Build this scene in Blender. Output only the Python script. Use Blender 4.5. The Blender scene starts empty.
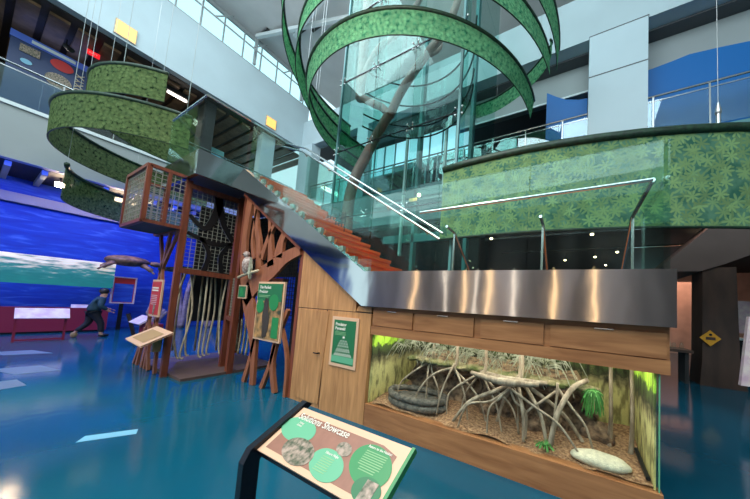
import bpy, bmesh, math, random
from mathutils import Vector, Matrix
R = random.Random(7)
PI = math.pi
col = bpy.context.scene.collection
sc = bpy.context.scene

# ---------------- camera, world, big lights, exposure ----------------
yaw, pit, rol, fpx, ppx, ppy = -.4730, .0684, -.0607, 248.93, 449.53, 290.35
cy, sy, cp, sp, cr, sr = math.cos(yaw), math.sin(yaw), math.cos(pit), math.sin(pit), math.cos(rol), math.sin(rol)
fw = Vector((sy*cp, cy*cp, sp)); rt = Vector((cy, -sy, 0)); dn = fw.cross(rt)
cR = cr*rt + sr*dn; cD = -sr*rt + cr*dn
cam = bpy.data.cameras.new('camera'); cam_o = bpy.data.objects.new('camera', cam); col.objects.link(cam_o)
cam.sensor_width = 36; cam.lens = fpx/750*36
cam.shift_x = (375-ppx)/750; cam.shift_y = (ppy-249.5)/750
cam.clip_start = .05; cam.clip_end = 200
m3 = Matrix((cR, -cD, -fw)).transposed()
cam_o.matrix_world = Matrix.Translation((0, 0, 1.6)) @ m3.to_4x4()
sc.camera = cam_o
w = bpy.data.worlds.new('world'); sc.world = w; w.use_nodes = True
bg = w.node_tree.nodes['Background']; bg.inputs[0].default_value = (.62, .86, .95, 1); bg.inputs[1].default_value = 1.5
sc.view_settings.view_transform = 'Standard'; sc.view_settings.look = 'None'
sc.view_settings.gamma = 1; sc.view_settings.use_curve_mapping = False; sc.view_settings.exposure = 0.0
sc.cycles.max_bounces = 7; sc.cycles.transparent_max_bounces = 20; sc.cycles.caustics_reflective = False
sc.cycles.caustics_refractive = False; sc.cycles.sample_clamp_indirect = 4

def area(name, loc, target, size, power, color, sizey=None, spec=1.0):
    l = bpy.data.lights.new(name, 'AREA'); l.energy = power; l.color = color; l.size = size
    if sizey: l.shape = 'RECTANGLE'; l.size_y = sizey
    l.specular_factor = spec
    o = bpy.data.objects.new(name, l); col.objects.link(o); o.location = loc
    d = Vector(target)-Vector(loc); o.rotation_euler = d.to_track_quat('-Z', 'Y').to_euler(); return o
def spot(name, loc, target, power, color, ang=50, blend=.6, rad=.06):
    l = bpy.data.lights.new(name, 'SPOT'); l.energy = power; l.color = color; l.spot_size = math.radians(ang); l.spot_blend = blend
    l.shadow_soft_size = rad
    o = bpy.data.objects.new(name, l); col.objects.link(o); o.location = loc
    d = Vector(target)-Vector(loc); o.rotation_euler = d.to_track_quat('-Z', 'Y').to_euler(); return o
area('overhead_fill', (-4, -3, 13.6), (-4, -1, 0), 16, 1500, (.78, .93, 1), 8, .2)  # unseen area lamp added above the hall as general fill
area('ceiling_fill', (-5, 1.5, 11.6), (-5, 2.5, 14), 8, 420, (.9, .97, 1), 3, .2)  # unseen lamp added under the roof to brighten the ceiling
area('overhead_fill', (-9, 2.5, 13.6), (-9, 3, 0), 5, 380, (.78, .93, 1), 4, .2)  # second added overhead fill, above the left side
area('front_fill', (-3, -8.7, 10.8), (-4, 8, 10.5), 24, 1250, (.78, .94, 1), 5, .2)  # unseen lamp added behind the camera to brighten walls like daylight
area('stair_fill', (-3.2, 0.4, 7.5), (-4.6, 3.2, 2.8), 2.5, 160, (1, .85, .72), 1.2)  # unseen warm lamp added to brighten the orange steps
# warm hall spots aimed at the case, the tree panel and the floor sign
spot('hall_spot', (-2.2, -1.6, 6.2), (-2.6, 2.5, .9), 330, (1, .74, .5), 62)
spot('hall_spot', (-6.5, -1.2, 6), (-5.2, 2.5, 1.4), 215, (1, .72, .5), 60)
spot('hall_spot', (1.8, -1.2, 6), (0, 2.5, 1.0), 130, (1, .74, .5), 60)
spot('hall_spot', (-1, -.2, 5), (-1.15, .95, .8), 22, (1, .85, .7), 30)
spot('hall_spot', (-9.5, -1.5, 6), (-7.4, 1.7, 1.3), 105, (1, .6, .42), 40)
# blue theatrical wash of the undersea room
area('blue_wash', (-13.6, 1.2, 4.75), (-15.2, 1.2, 2.0), 5.5, 150, (.02, .07, 1), .8, .3)
area('blue_wash', (-12.6, 5.0, 4.75), (-15.2, 5.2, 2.0), 4.5, 120, (.02, .05, 1), .8, .3)
area('blue_wash', (-13.5, -2.5, 4.75), (-15.2, -2.5, 2.0), 4, 60, (.02, .07, 1), .8, .3)
spot('blue_floor_spot', (-10.4, 3.4, 4.6), (-9.6, 2.2, 0), 750, (.02, .06, 1), 70)
spot('blue_floor_spot', (-12.5, -1.5, 4.6), (-12.0, .6, 0), 450, (.05, .12, 1), 80)
spot('blue_floor_spot', (-7.8, 4.6, 3.6), (-7.6, 3.2, .6), 60, (.02, .03, 1), 90)
spot('turtle_spot', (-13.2, 2.2, 4.6), (-15.2, 2.8, 2.6), 90, (1, .7, .5), 26)
# tank light strips
area('tank_light', (-.9, 2.75, 1.24), (-.9, 3.0, 0), 2.9, 22, (1, .93, .78), .12, .3)
area('tank_light', (-.9, 3.2, 1.24), (-.9, 3.3, 0), 2.9, 9, (1, .97, .75), .12, .3)
# back gallery below the balcony
area('gallery_light', (4.5, 15, 4.6), (4.6, 16, 2), 2.5, 110, (1, .66, .5), 1.5, .3)
area('gallery_light', (3.2, 9.2, 4.7), (3.0, 8.2, 3), 1, 8, (1, .6, .45), .5, .3)
area('upper_gallery_light', (-16.5, 2.5, 9.7), (-17, 2.5, 6.5), 5, 130, (1, .9, .8), 1, .3)
area('upper_gallery_light', (1.5, 9.6, 9.6), (1.5, 10.5, 7.5), 6, 70, (.9, .97, 1), .5, .3)

# ---------------- materials ----------------
def mat(name, color, rough=.5, metal=0, var=0, vscale=4, bump=0, bscale=30, stretch=(1, 1, 1), emit=None, estr=0, col2=None, spec=None):
    m = bpy.data.materials.new(name); m.use_nodes = True; nt = m.node_tree; b = nt.nodes['Principled BSDF']
    b.inputs['Base Color'].default_value = (*color, 1); b.inputs['Roughness'].default_value = rough; b.inputs['Metallic'].default_value = metal
    if spec is not None: b.inputs['Specular IOR Level'].default_value = spec
    if emit: b.inputs['Emission Color'].default_value = (*emit, 1); b.inputs['Emission Strength'].default_value = estr
    if var or bump or col2:
        tc = nt.nodes.new('ShaderNodeTexCoord'); mp = nt.nodes.new('ShaderNodeMapping'); mp.inputs['Scale'].default_value = stretch
        nt.links.new(tc.outputs['Object'], mp.inputs[0])
    if var or col2:
        n = nt.nodes.new('ShaderNodeTexNoise'); n.inputs['Scale'].default_value = vscale; n.inputs['Detail'].default_value = 6
        nt.links.new(mp.outputs[0], n.inputs['Vector'])
        r = nt.nodes.new('ShaderNodeValToRGB'); c2 = col2 or tuple(c*(1+var) for c in color); c1 = color if col2 else tuple(c*(1-var) for c in color)
        r.color_ramp.elements[0].position = .35; r.color_ramp.elements[1].position = .65
        r.color_ramp.elements[0].color = (*c1, 1); r.color_ramp.elements[1].color = (*c2, 1)
        nt.links.new(n.outputs['Fac'], r.inputs[0]); nt.links.new(r.outputs[0], b.inputs['Base Color'])
    if bump:
        n2 = nt.nodes.new('ShaderNodeTexNoise'); n2.inputs['Scale'].default_value = bscale; n2.inputs['Detail'].default_value = 4
        nt.links.new(mp.outputs[0], n2.inputs['Vector'])
        bp = nt.nodes.new('ShaderNodeBump'); bp.inputs['Strength'].default_value = bump; bp.inputs['Distance'].default_value = .02
        nt.links.new(n2.outputs['Fac'], bp.inputs['Height']); nt.links.new(bp.outputs[0], b.inputs['Normal'])
    return m
def glass(name, tint, gloss=.12, rough=.02, fr=.3):
    m = bpy.data.materials.new(name); m.use_nodes = True; nt = m.node_tree; nt.nodes.clear()
    out = nt.nodes.new('ShaderNodeOutputMaterial'); t = nt.nodes.new('ShaderNodeBsdfTransparent'); t.inputs[0].default_value = (*tint, 1)
    g = nt.nodes.new('ShaderNodeBsdfGlossy'); g.inputs['Roughness'].default_value = rough; g.inputs[0].default_value = (.9, 1, .97, 1)
    lw = nt.nodes.new('ShaderNodeLayerWeight'); lw.inputs[0].default_value = .15
    mm = nt.nodes.new('ShaderNodeMath'); mm.operation = 'MULTIPLY_ADD'; mm.inputs[1].default_value = fr; mm.inputs[2].default_value = gloss*.25
    mx = nt.nodes.new('ShaderNodeMixShader')
    nt.links.new(lw.outputs['Fresnel'], mm.inputs[0]); nt.links.new(mm.outputs[0], mx.inputs[0]); nt.links.new(t.outputs[0], mx.inputs[1])
    nt.links.new(g.outputs[0], mx.inputs[2]); nt.links.new(mx.outputs[0], out.inputs[0]); return m
def leafmat(name, leaf, ground, dark, scale, open_=.12, trans=.35):
    """printed leaf mesh fabric: star shaped leaves laid over a mottled ground"""
    m = bpy.data.materials.new(name); m.use_nodes = True; nt = m.node_tree; N = nt.nodes; L = nt.links; N.clear()
    out = N.new('ShaderNodeOutputMaterial'); uv = N.new('ShaderNodeUVMap')
    def math_(op, a, b=None, c=None):
        n = N.new('ShaderNodeMath'); n.operation = op
        for i, v in enumerate((a, b, c)):
            if v is None: continue
            if isinstance(v, (int, float)): n.inputs[i].default_value = v
            else: L.new(v, n.inputs[i])
        return n.outputs[0]
    masks = []
    for k, (off, s) in enumerate(((0, 1), (3.7, 1.15))):
        mp = N.new('ShaderNodeMapping'); mp.inputs['Location'].default_value = (off, off*.6, 0); mp.inputs['Scale'].default_value = (scale*s,)*3
        L.new(uv.outputs[0], mp.inputs[0])
        v = N.new('ShaderNodeTexVoronoi'); v.voronoi_dimensions = '2D'; v.inputs['Scale'].default_value = 1; L.new(mp.outputs[0], v.inputs['Vector'])
        d = N.new('ShaderNodeVectorMath'); d.operation = 'SUBTRACT'; L.new(mp.outputs[0], d.inputs[0]); L.new(v.outputs['Position'], d.inputs[1])
        s_ = N.new('ShaderNodeSeparateXYZ'); L.new(d.outputs[0], s_.inputs[0])
        c_ = N.new('ShaderNodeSeparateColor'); L.new(v.outputs['Color'], c_.inputs[0])
        ang = math_('ARCTAN2', s_.outputs[1], s_.outputs[0]); ang = math_('ADD', ang, math_('MULTIPLY', c_.outputs[0], 6.28))
        pet = math_('ABSOLUTE', math_('COSINE', math_('MULTIPLY', ang, 3.5)))
        rad = math_('MULTIPLY_ADD', math_('POWER', pet, 1.6), .5, .1)
        masks.append((math_('LESS_THAN', v.outputs['Distance'], rad), c_.outputs[1]))
    no = N.new('ShaderNodeTexNoise'); no.inputs['Scale'].default_value = scale*1.1; no.inputs['Detail'].default_value = 5; L.new(uv.outputs[0], no.inputs['Vector'])
    rp = N.new('ShaderNodeValToRGB'); rp.color_ramp.elements[0].position = .38; rp.color_ramp.elements[1].position = .62
    rp.color_ramp.elements[0].color = (*dark, 1); rp.color_ramp.elements[1].color = (*ground, 1); L.new(no.outputs['Fac'], rp.inputs[0])
    cur = rp.outputs[0]
    for k, (mk, rnd) in enumerate(masks):
        mixc = N.new('ShaderNodeMix'); mixc.data_type = 'RGBA'; L.new(rnd, mixc.inputs[0])
        mixc.inputs[6].default_value = (*[c*.6 for c in leaf], 1); mixc.inputs[7].default_value = (*leaf, 1)
        mx = N.new('ShaderNodeMix'); mx.data_type = 'RGBA'; L.new(math_('MULTIPLY', mk, .85 if k else .7), mx.inputs[0]); L.new(cur, mx.inputs[6]); L.new(mixc.outputs[2], mx.inputs[7]); cur = mx.outputs[2]
    df = N.new('ShaderNodeBsdfDiffuse'); tl = N.new('ShaderNodeBsdfTranslucent'); L.new(cur, df.inputs[0]); L.new(cur, tl.inputs[0])
    a = N.new('ShaderNodeMixShader'); a.inputs[0].default_value = trans; L.new(df.outputs[0], a.inputs[1]); L.new(tl.outputs[0], a.inputs[2])
    tr = N.new('ShaderNodeBsdfTransparent'); b = N.new('ShaderNodeMixShader'); b.inputs[0].default_value = open_
    L.new(a.outputs[0], b.inputs[1]); L.new(tr.outputs[0], b.inputs[2]); L.new(b.outputs[0], out.inputs[0]); return m
def woodmat(name, c1, c2, axis='z', rough=.42, plank=.6):
    m = bpy.data.materials.new(name); m.use_nodes = True; nt = m.node_tree; N = nt.nodes; L = nt.links; b = N['Principled BSDF']; b.inputs['Roughness'].default_value = rough
    tc = N.new('ShaderNodeTexCoord'); mp = N.new('ShaderNodeMapping'); mp.inputs['Scale'].default_value = {'z': (9, 9, .9), 'x': (.9, 9, 9)}[axis]
    L.new(tc.outputs['Object'], mp.inputs[0]); n = N.new('ShaderNodeTexNoise'); n.inputs['Scale'].default_value = 2.2; n.inputs['Detail'].default_value = 8; n.inputs['Distortion'].default_value = .4
    L.new(mp.outputs[0], n.inputs['Vector']); r = N.new('ShaderNodeValToRGB'); r.color_ramp.elements[0].position = .3; r.color_ramp.elements[1].position = .7
    r.color_ramp.elements[0].color = (*c1, 1); r.color_ramp.elements[1].color = (*c2, 1); L.new(n.outputs['Fac'], r.inputs[0]); L.new(r.outputs[0], b.inputs['Base Color'])
    return m
M = {}
# floor: glossy poured resin
fm = mat('blue_resin', (.004, .080, .135), .12, 0, .22, .35, .05, 9); M['floor'] = fm
M['fascia'] = mat('pale_wall', (.46, .56, .59), .6, 0, .03, 1)
M['fascia_low'] = mat('grey_wall', (.31, .34, .34), .6, 0, .03, 1)
M['panel'] = mat('pale_panel', (.52, .63, .67), .5, 0, .02, 1)
M['ceiling'] = mat('ceiling_grey', (.62, .62, .61), .8, 0, .05, 1)
M['soffit'] = mat('soffit_grey', (.11, .115, .12), .7)
M['dark'] = mat('dark_wall', (.018, .016, .016), .7, 0, .2, 2)
M['darkbrown'] = mat('dark_brown', (.05, .038, .03), .6, 0, .2, 2)
M['slat'] = mat('slat_wood', (.2, .115, .06), .5, 0, .3, 3)
M['white'] = mat('white_trim', (.65, .72, .72), .4)
M['steelpost'] = mat('steel_post', (.55, .58, .58), .25, 1)
M['truss'] = mat('truss_paint', (.33, .36, .36), .5)
M['wood'] = woodmat('case_wood', (.38, .175, .065), (.60, .30, .12), 'z')
M['woodx'] = woodmat('case_wood_long', (.24, .095, .035), (.42, .19, .075), 'x')
M['gap'] = mat('joint_dark', (.05, .022, .01), .7)
M['redwood'] = woodmat('red_wood', (.11, .028, .014), (.24, .06, .027), 'z', .4)
M['redbrown'] = woodmat('red_brown_tree', (.22, .07, .032), (.35, .125, .06), 'z', .45)
M['black'] = mat('black_paint', (.008, .008, .009), .35)
M['blackmetal'] = mat('black_metal', (.012, .013, .02), .25, .4)
M['rope'] = mat('net_cord', (.28, .27, .22), .8)
M['net'] = mat('net_black', (.02, .02, .02), .7)
M['bamboo'] = mat('bamboo', (.55, .45, .30), .5, 0, .25, 8)
M['stair'] = mat('orange_stair', (.75, .15, .035), .45, 0, .2, 5, stretch=(.5, .5, 5))
M['cream'] = mat('cream_board', (.72, .45, .29), .45)
M['signgreen'] = mat('sign_green', (.02, .16, .06), .45)
M['leafgreen'] = mat('bright_green', (.025, .24, .07), .4)
M['palegreen'] = mat('pale_green', (.13, .42, .24), .4)
M['signbrown'] = mat('sign_brown', (.30, .13, .085), .45, 0, .08, 20)
M['signwhite'] = mat('sign_white', (.85, .8, .7), .5)
M['signlines'] = mat('sign_text_green', (.25, .45, .22), .5)
M['signred'] = mat('sign_red', (.55, .03, .03), .45)
M['photo'] = mat('photo_print', (.05, .07, .03), .4, col2=(.45, .33, .26), vscale=34)
M['photo2'] = mat('photo_print_warm', (.05, .06, .03), .4, col2=(.6, .32, .12), vscale=9)
M['cable'] = mat('steel_cable', (.5, .52, .52), .3, .8)
M['rim'] = mat('ring_rim', (.01, .035, .015), .5, 0, .5, 14)
M['leafA'] = leafmat('leaf_fabric_fine', (.36, .78, .42), (.16, .50, .27), (.03, .20, .11), 11, .08, .5)
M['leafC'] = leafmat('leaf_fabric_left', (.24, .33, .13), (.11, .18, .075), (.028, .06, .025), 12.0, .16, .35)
M['leafB'] = leafmat('leaf_fabric_large', (.38, .58, .24), (.16, .34, .22), (.06, .19, .13), 4.3, .10, .35)
M['glass'] = glass('guard_glass', (.86, .96, .93), .10)
M['tower_glass'] = glass('tower_glass', (.79, .91, .89), .05, .02, .10)
M['rail_glass'] = glass('rail_glass', (.80, .93, .95), .5)
M['clear'] = glass('tank_glass', (.97, .99, .98), .03)
M['window'] = glass('window_glass', (.90, 1, 1), .05)
M['amber'] = mat('amber_lamp', (.9, .5, .15), .5, emit=(1, .47, .10), estr=1.0)
M['lamp'] = mat('lamp_white', (1, 1, 1), .5, emit=(1, .9, .78), estr=7)
M['lampwarm'] = mat('lamp_warm', (1, .9, .7), .5, emit=(1, .72, .42), estr=14)
M['exit'] = mat('exit_red', (.8, .02, .02), .5, emit=(1, .02, .03), estr=.9)
M['bluepanel'] = mat('blue_panel', (.0, .13, .42), .45)
M['navy'] = mat('navy_print', (.015, .04, .13), .4)
M['screenblue'] = mat('blue_header', (.08, .16, .62), .4)
M['maroon'] = mat('maroon_paint', (.22, .015, .04), .4)
M['pinkpanel'] = mat('pink_panel', (.65, .42, .5), .4, col2=(.8, .65, .6), vscale=6)
M['teal'] = mat('teal_frame', (.10, .26, .27), .5)
M['skin'] = mat('skin', (.5, .25, .16), .5)
M['hair'] = mat('hair', (.008, .006, .005), .6)
M['jacket'] = mat('jacket', (.01, .04, .06), .7)
M['trousers'] = mat('trousers', (.006, .006, .012), .7)
M['tan'] = mat('tan', (.4, .25, .12), .6)
M['yellow'] = mat('yellow_sign', (.75, .32, .02), .5)
M['pinkwall'] = mat('pink_wall', (.55, .32, .24), .6, 0, .15, 1.5)
M['column'] = mat('brown_column', (.06, .03, .02), .5, 0, .3, 2, stretch=(2, 2, .5))
M['mauve'] = mat('mauve_plaster', (.11, .075, .065), .7, 0, .1, 1)
M['rock'] = mat('rock', (.07, .04, .025), .9, col2=(.34, .22, .13), vscale=14, bump=.9, bscale=25)
M['moss'] = mat('mossy_soil', (.10, .13, .035), .95, col2=(.34, .28, .16), vscale=5, bump=.8, bscale=35)
M['soil'] = mat('brown_bark', (.17, .08, .035), .95, col2=(.46, .27, .14), vscale=38, bump=.8, bscale=60)
M['root'] = mat('grey_root', (.20, .15, .10), .8, col2=(.46, .38, .28), vscale=18, bump=.5, bscale=50, stretch=(1, 1, .3))
M['stone'] = mat('pale_stone', (.62, .58, .42), .8, 0, .12, 30, .5, 70)
M['tub'] = mat('log_tub', (.06, .055, .045), .75, col2=(.17, .15, .12), vscale=22, bump=.8, bscale=40)
M['grass'] = mat('tank_grass', (.05, .22, .03), .6, 0, .4, 20)
M['lime'] = mat('lime_leaf', (.35, .62, .05), .6, 0, .35, 12)
M['drygrass'] = mat('grey_grass', (.34, .36, .27), .7, 0, .4, 15)
M['turtle'] = mat('turtle_shell', (.10, .06, .035), .5, col2=(.35, .20, .10), vscale=6)
M['coral'] = mat('coral', (.35, .25, .3), .8, 0, .3, 6)
M['feather'] = mat('feather', (.20, .12, .10), .7, col2=(.6, .5, .45), vscale=20)
M['tile'] = mat('grey_tile', (.15, .21, .27), .3)
M['plate'] = mat('pale_blue_plate', (.20, .50, .68), .35)
def steel():
    m = bpy.data.materials.new('brushed_steel'); m.use_nodes = True; nt = m.node_tree; N = nt.nodes; L = nt.links; b = N['Principled BSDF']
    b.inputs['Base Color'].default_value = (.60, .585, .57, 1); b.inputs['Metallic'].default_value = 1; b.inputs['Roughness'].default_value = .085
    tc = N.new('ShaderNodeTexCoord'); mp = N.new('ShaderNodeMapping'); mp.inputs['Scale'].default_value = (1.8, 1.8, 1.1); L.new(tc.outputs['Object'], mp.inputs[0])
    n = N.new('ShaderNodeTexNoise'); n.inputs['Scale'].default_value = 1.3; n.inputs['Detail'].default_value = 1.5; L.new(mp.outputs[0], n.inputs['Vector'])
    bp = N.new('ShaderNodeBump'); bp.inputs['Strength'].default_value = .16; bp.inputs['Distance'].default_value = .03; L.new(n.outputs['Fac'], bp.inputs['Height']); L.new(bp.outputs[0], b.inputs['Normal']); return m
M['steel'] = steel()
M['tubewarm'] = mat('tube_warm', (1, .8, .6), emit=(1, .62, .30), estr=5)
M['tubepale'] = mat('tube_pale', (1, .9, .8), emit=(1, .85, .68), estr=3)
def mural():
    m = bpy.data.materials.new('sea_mural'); m.use_nodes = True; nt = m.node_tree; N = nt.nodes; L = nt.links; b = N['Principled BSDF']; b.inputs['Roughness'].default_value = .7
    tc = N.new('ShaderNodeTexCoord'); mp = N.new('ShaderNodeMapping'); mp.inputs['Scale'].default_value = (1, .7, 3.5); L.new(tc.outputs['Object'], mp.inputs[0])
    n = N.new('ShaderNodeTexNoise'); n.inputs['Scale'].default_value = 1.6; n.inputs['Detail'].default_value = 7; n.inputs['Distortion'].default_value = 1; L.new(mp.outputs[0], n.inputs['Vector'])
    r = N.new('ShaderNodeValToRGB'); e = r.color_ramp.elements; e[0].position = .35; e[0].color = (.01, .05, .40, 1); e[1].position = .80; e[1].color = (.12, .28, .75, 1); x = e.new(.55); x.color = (.01, .08, .5, 1)
    L.new(n.outputs['Fac'], r.inputs[0]); L.new(r.outputs[0], b.inputs['Base Color']); return m
M['mural'] = mural()
def backdrop():
    """painted mangrove backdrop: lime leaves on top, dark roots, pale water below"""
    m = bpy.data.materials.new('mangrove_backdrop'); m.use_nodes = True; nt = m.node_tree; N = nt.nodes; L = nt.links; b = N['Principled BSDF']; b.inputs['Roughness'].default_value = .8
    tc = N.new('ShaderNodeTexCoord'); s = N.new('ShaderNodeSeparateXYZ'); L.new(tc.outputs['Object'], s.inputs[0])
    mp = N.new('ShaderNodeMapping'); mp.inputs['Scale'].default_value = (7, 7, 2.2); L.new(tc.outputs['Object'], mp.inputs[0])
    n = N.new('ShaderNodeTexNoise'); n.inputs['Scale'].default_value = 2.5; n.inputs['Detail'].default_value = 6; L.new(mp.outputs[0], n.inputs['Vector'])
    n2 = N.new('ShaderNodeTexNoise'); n2.inputs['Scale'].default_value = 14; n2.inputs['Detail'].default_value = 4; L.new(tc.outputs['Object'], n2.inputs['Vector'])
    a = N.new('ShaderNodeMath'); a.operation = 'MULTIPLY_ADD'; a.inputs[1].default_value = .22; L.new(n2.outputs['Fac'], a.inputs[0]); L.new(s.outputs[2], a.inputs[2])
    r = N.new('ShaderNodeValToRGB'); e = r.color_ramp.elements
    e[0].position = .30; e[0].color = (.52, .48, .18, 1); e[1].position = 1.0; e[1].color = (.42, .72, .06, 1)
    for p, c in ((.70, (.55, .52, .24)), (.78, (.34, .30, .15)), (.85, (.05, .05, .025)), (.96, (.08, .13, .03))):
        x = e.new(p); x.color = (*c, 1)
    sc_ = N.new('ShaderNodeMath'); sc_.operation = 'MULTIPLY'; sc_.inputs[1].default_value = .86; L.new(a.outputs[0], sc_.inputs[0]); L.new(sc_.outputs[0], r.inputs[0])
    mx = N.new('ShaderNodeMix'); mx.data_type = 'RGBA'; mx.blend_type = 'MULTIPLY'; mx.inputs[0].default_value = .8
    r2 = N.new('ShaderNodeValToRGB'); r2.color_ramp.elements[0].position = .38; r2.color_ramp.elements[0].color = (.3, .28, .2, 1); r2.color_ramp.elements[1].position = .55; r2.color_ramp.elements[1].color = (1.3, 1.3, 1.2, 1)
    L.new(n.outputs['Fac'], r2.inputs[0]); L.new(r.outputs[0], mx.inputs[6]); L.new(r2.outputs[0], mx.inputs[7]); L.new(mx.outputs[2], b.inputs['Base Color']); return m
M['backdrop'] = backdrop()
def seafilm():
    m = bpy.data.materials.new('green_sea_print'); m.use_nodes = True; nt = m.node_tree; N = nt.nodes; L = nt.links; b = N['Principled BSDF']; b.inputs['Roughness'].default_value = .4
    tc = N.new('ShaderNodeTexCoord'); s = N.new('ShaderNodeSeparateXYZ'); L.new(tc.outputs['Object'], s.inputs[0])
    mp = N.new('ShaderNodeMapping'); mp.inputs['Scale'].default_value = (1, 1.6, 7); L.new(tc.outputs['Object'], mp.inputs[0])
    n = N.new('ShaderNodeTexNoise'); n.inputs['Scale'].default_value = 1.8; n.inputs['Detail'].default_value = 5; L.new(mp.outputs[0], n.inputs['Vector'])
    a = N.new('ShaderNodeMath'); a.operation = 'MULTIPLY_ADD'; a.inputs[1].default_value = 1.3; L.new(n.outputs['Fac'], a.inputs[0]); L.new(s.outputs[2], a.inputs[2])
    r = N.new('ShaderNodeValToRGB'); e = r.color_ramp.elements; e[0].position = .0; e[0].color = (.01, .16, .13, 1); e[1].position = 1; e[1].color = (.8, .7, .55, 1)
    for p, c in ((.42, (.01, .12, .11)), (.62, (.03, .17, .15)), (.70, (.28, .30, .24))): x = e.new(p); x.color = (*c, 1)
    q = N.new('ShaderNodeMath'); q.operation = 'MULTIPLY_ADD'; q.inputs[1].default_value = .8; q.inputs[2].default_value = -1.55; L.new(a.outputs[0], q.inputs[0]); L.new(q.outputs[0], r.inputs[0])
    L.new(r.outputs[0], b.inputs['Base Color']); b.inputs['Emission Strength'].default_value = .8; L.new(r.outputs[0], b.inputs['Emission Color']); return m
M['seafilm'] = seafilm()

# ---------------- mesh helpers ----------------
class MB:
    def __init__(s): s.v = []; s.f = []; s.uv = {}
    def quad(s, *p):
        i = len(s.v); s.v += [tuple(q) for q in p]; s.f.append(tuple(range(i, i+len(p)))); return s
    def box(s, x0, y0, z0, x1, y1, z1):
        i = len(s.v); s.v += [(x, y, z) for z in (z0, z1) for x, y in ((x0, y0), (x1, y0), (x1, y1), (x0, y1))]
        s.f += [tuple(i+k for k in q) for q in ((0, 3, 2, 1), (4, 5, 6, 7), (0, 1, 5, 4), (1, 2, 6, 5), (2, 3, 7, 6), (3, 0, 4, 7))]; return s
    def beam(s, p, q, wd, ht=None, up=(0, 0, 1)):
        ht = ht or wd; p = Vector(p); q = Vector(q); d = (q-p).normalized(); u = Vector(up)
        if abs(d.dot(u)) > .98: u = Vector((0, 1, 0))
        a = d.cross(u).normalized()*wd/2; b = a.cross(d).normalized()*ht/2; i = len(s.v)
        for c in (p, q): s.v += [tuple(c-a-b), tuple(c+a-b), tuple(c+a+b), tuple(c-a+b)]
        s.f += [tuple(i+k for k in f) for f in ((0, 1, 2, 3), (7, 6, 5, 4), (0, 4, 5, 1), (1, 5, 6, 2), (2, 6, 7, 3), (3, 7, 4, 0))]; return s
    def tube(s, pts, r, n=8, cap=True):
        pts = [Vector(p) for p in pts]; rs = r if isinstance(r, (list, tuple)) else [r]*len(pts); base = len(s.v); prev = None
        for k, p in enumerate(pts):
            d = (pts[min(k+1, len(pts)-1)]-pts[max(k-1, 0)]).normalized()
            if prev is None: a = d.orthogonal().normalized()
            else: a = (prev-d*prev.dot(d)).normalized()
            prev = a; b = d.cross(a)
            for j in range(n): t = 2*PI*j/n; s.v.append(tuple(p+(a*math.cos(t)+b*math.sin(t))*rs[k]))
        for k in range(len(pts)-1):
            for j in range(n): s.f.append((base+k*n+j, base+k*n+(j+1) % n, base+(k+1)*n+(j+1) % n, base+(k+1)*n+j))
        if cap: s.f.append(tuple(base+j for j in reversed(range(n)))); s.f.append(tuple(base+(len(pts)-1)*n+j for j in range(n)))
        return s
    def prism(s, poly, f0, f1):
        """poly: 2d points; f0/f1 map a 2d point to 3d on both faces"""
        i = len(s.v); n = len(poly); s.v += [tuple(f0(*p)) for p in poly]+[tuple(f1(*p)) for p in poly]
        s.f.append(tuple(i+k for k in range(n))); s.f.append(tuple(i+n+k for k in reversed(range(n))))
        for k in range(n): s.f.append((i+k, i+n+k, i+n+(k+1) % n, i+(k+1) % n))
        return s
    def blob(s, c, r, seed=0, amp=.15, n=14, m=9):
        rr = random.Random(seed); ph = [rr.uniform(0, 6.28) for _ in range(6)]; i = len(s.v)
        for a in range(m+1):
            th = PI*a/m
            for b in range(n):
                f = 2*PI*b/n; k = 1+amp*(math.sin(3*f+ph[0])*math.sin(2*th+ph[1])+.6*math.sin(5*f+ph[2])*math.sin(3*th+ph[3]))
                s.v.append((c[0]+r[0]*k*math.sin(th)*math.cos(f), c[1]+r[1]*k*math.sin(th)*math.sin(f), c[2]+r[2]*k*math.cos(th)))
        for a in range(m):
            for b in range(n): s.f.append((i+a*n+b, i+(a+1)*n+b, i+(a+1)*n+(b+1) % n, i+a*n+(b+1) % n))
        return s
    def disc(s, o, ex, ey, rx, ry, n=28, th=.003, cut=None):
        o = Vector(o); ex = Vector(ex); ey = Vector(ey); nn = ex.cross(ey).normalized()*th
        poly = [(rx*math.cos(2*PI*k/n), ry*math.sin(2*PI*k/n)) for k in range(n)]
        return s.prism(poly, lambda x, y: o+ex*x+ey*y+nn, lambda x, y: o+ex*x+ey*y-nn)
    def build(s, name, m, parent=None, smooth=False, bevel=0):
        me = bpy.data.meshes.new(name); me.from_pydata(s.v, [], s.f); me.materials.append(M[m] if isinstance(m, str) else m); me.update()
        bm = bmesh.new(); bm.from_mesh(me); bmesh.ops.remove_doubles(bm, verts=bm.verts, dist=1e-5); bmesh.ops.recalc_face_normals(bm, faces=bm.faces)
        if bevel: bmesh.ops.bevel(bm, geom=bm.edges[:], offset=bevel, segments=2, affect='EDGES')
        bm.to_mesh(me); bm.free()
        o = bpy.data.objects.new(name, me); col.objects.link(o)
        if smooth:
            for p in me.polygons: p.use_smooth = True
        if parent:
            o.parent = parent; pl = parent
            off = Vector((0, 0, 0))
            while pl: off += pl.location; pl = pl.parent
            me.transform(Matrix.Translation(-off))
        else:
            c = sum((Vector(v.co) for v in me.vertices), Vector())/max(1, len(me.vertices)); z = min(v.co.z for v in me.vertices); c.z = z
            if s.keep: c = Vector((0, 0, 0))
            me.transform(Matrix.Translation(-c)); o.location = c
        return o
    keep = False
def tag(o, label=None, cat=None, group=None, kind=None):
    if label: o['label'] = label
    if cat: o['category'] = cat
    if group: o['group'] = group
    if kind: o['kind'] = kind
    return o
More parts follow.
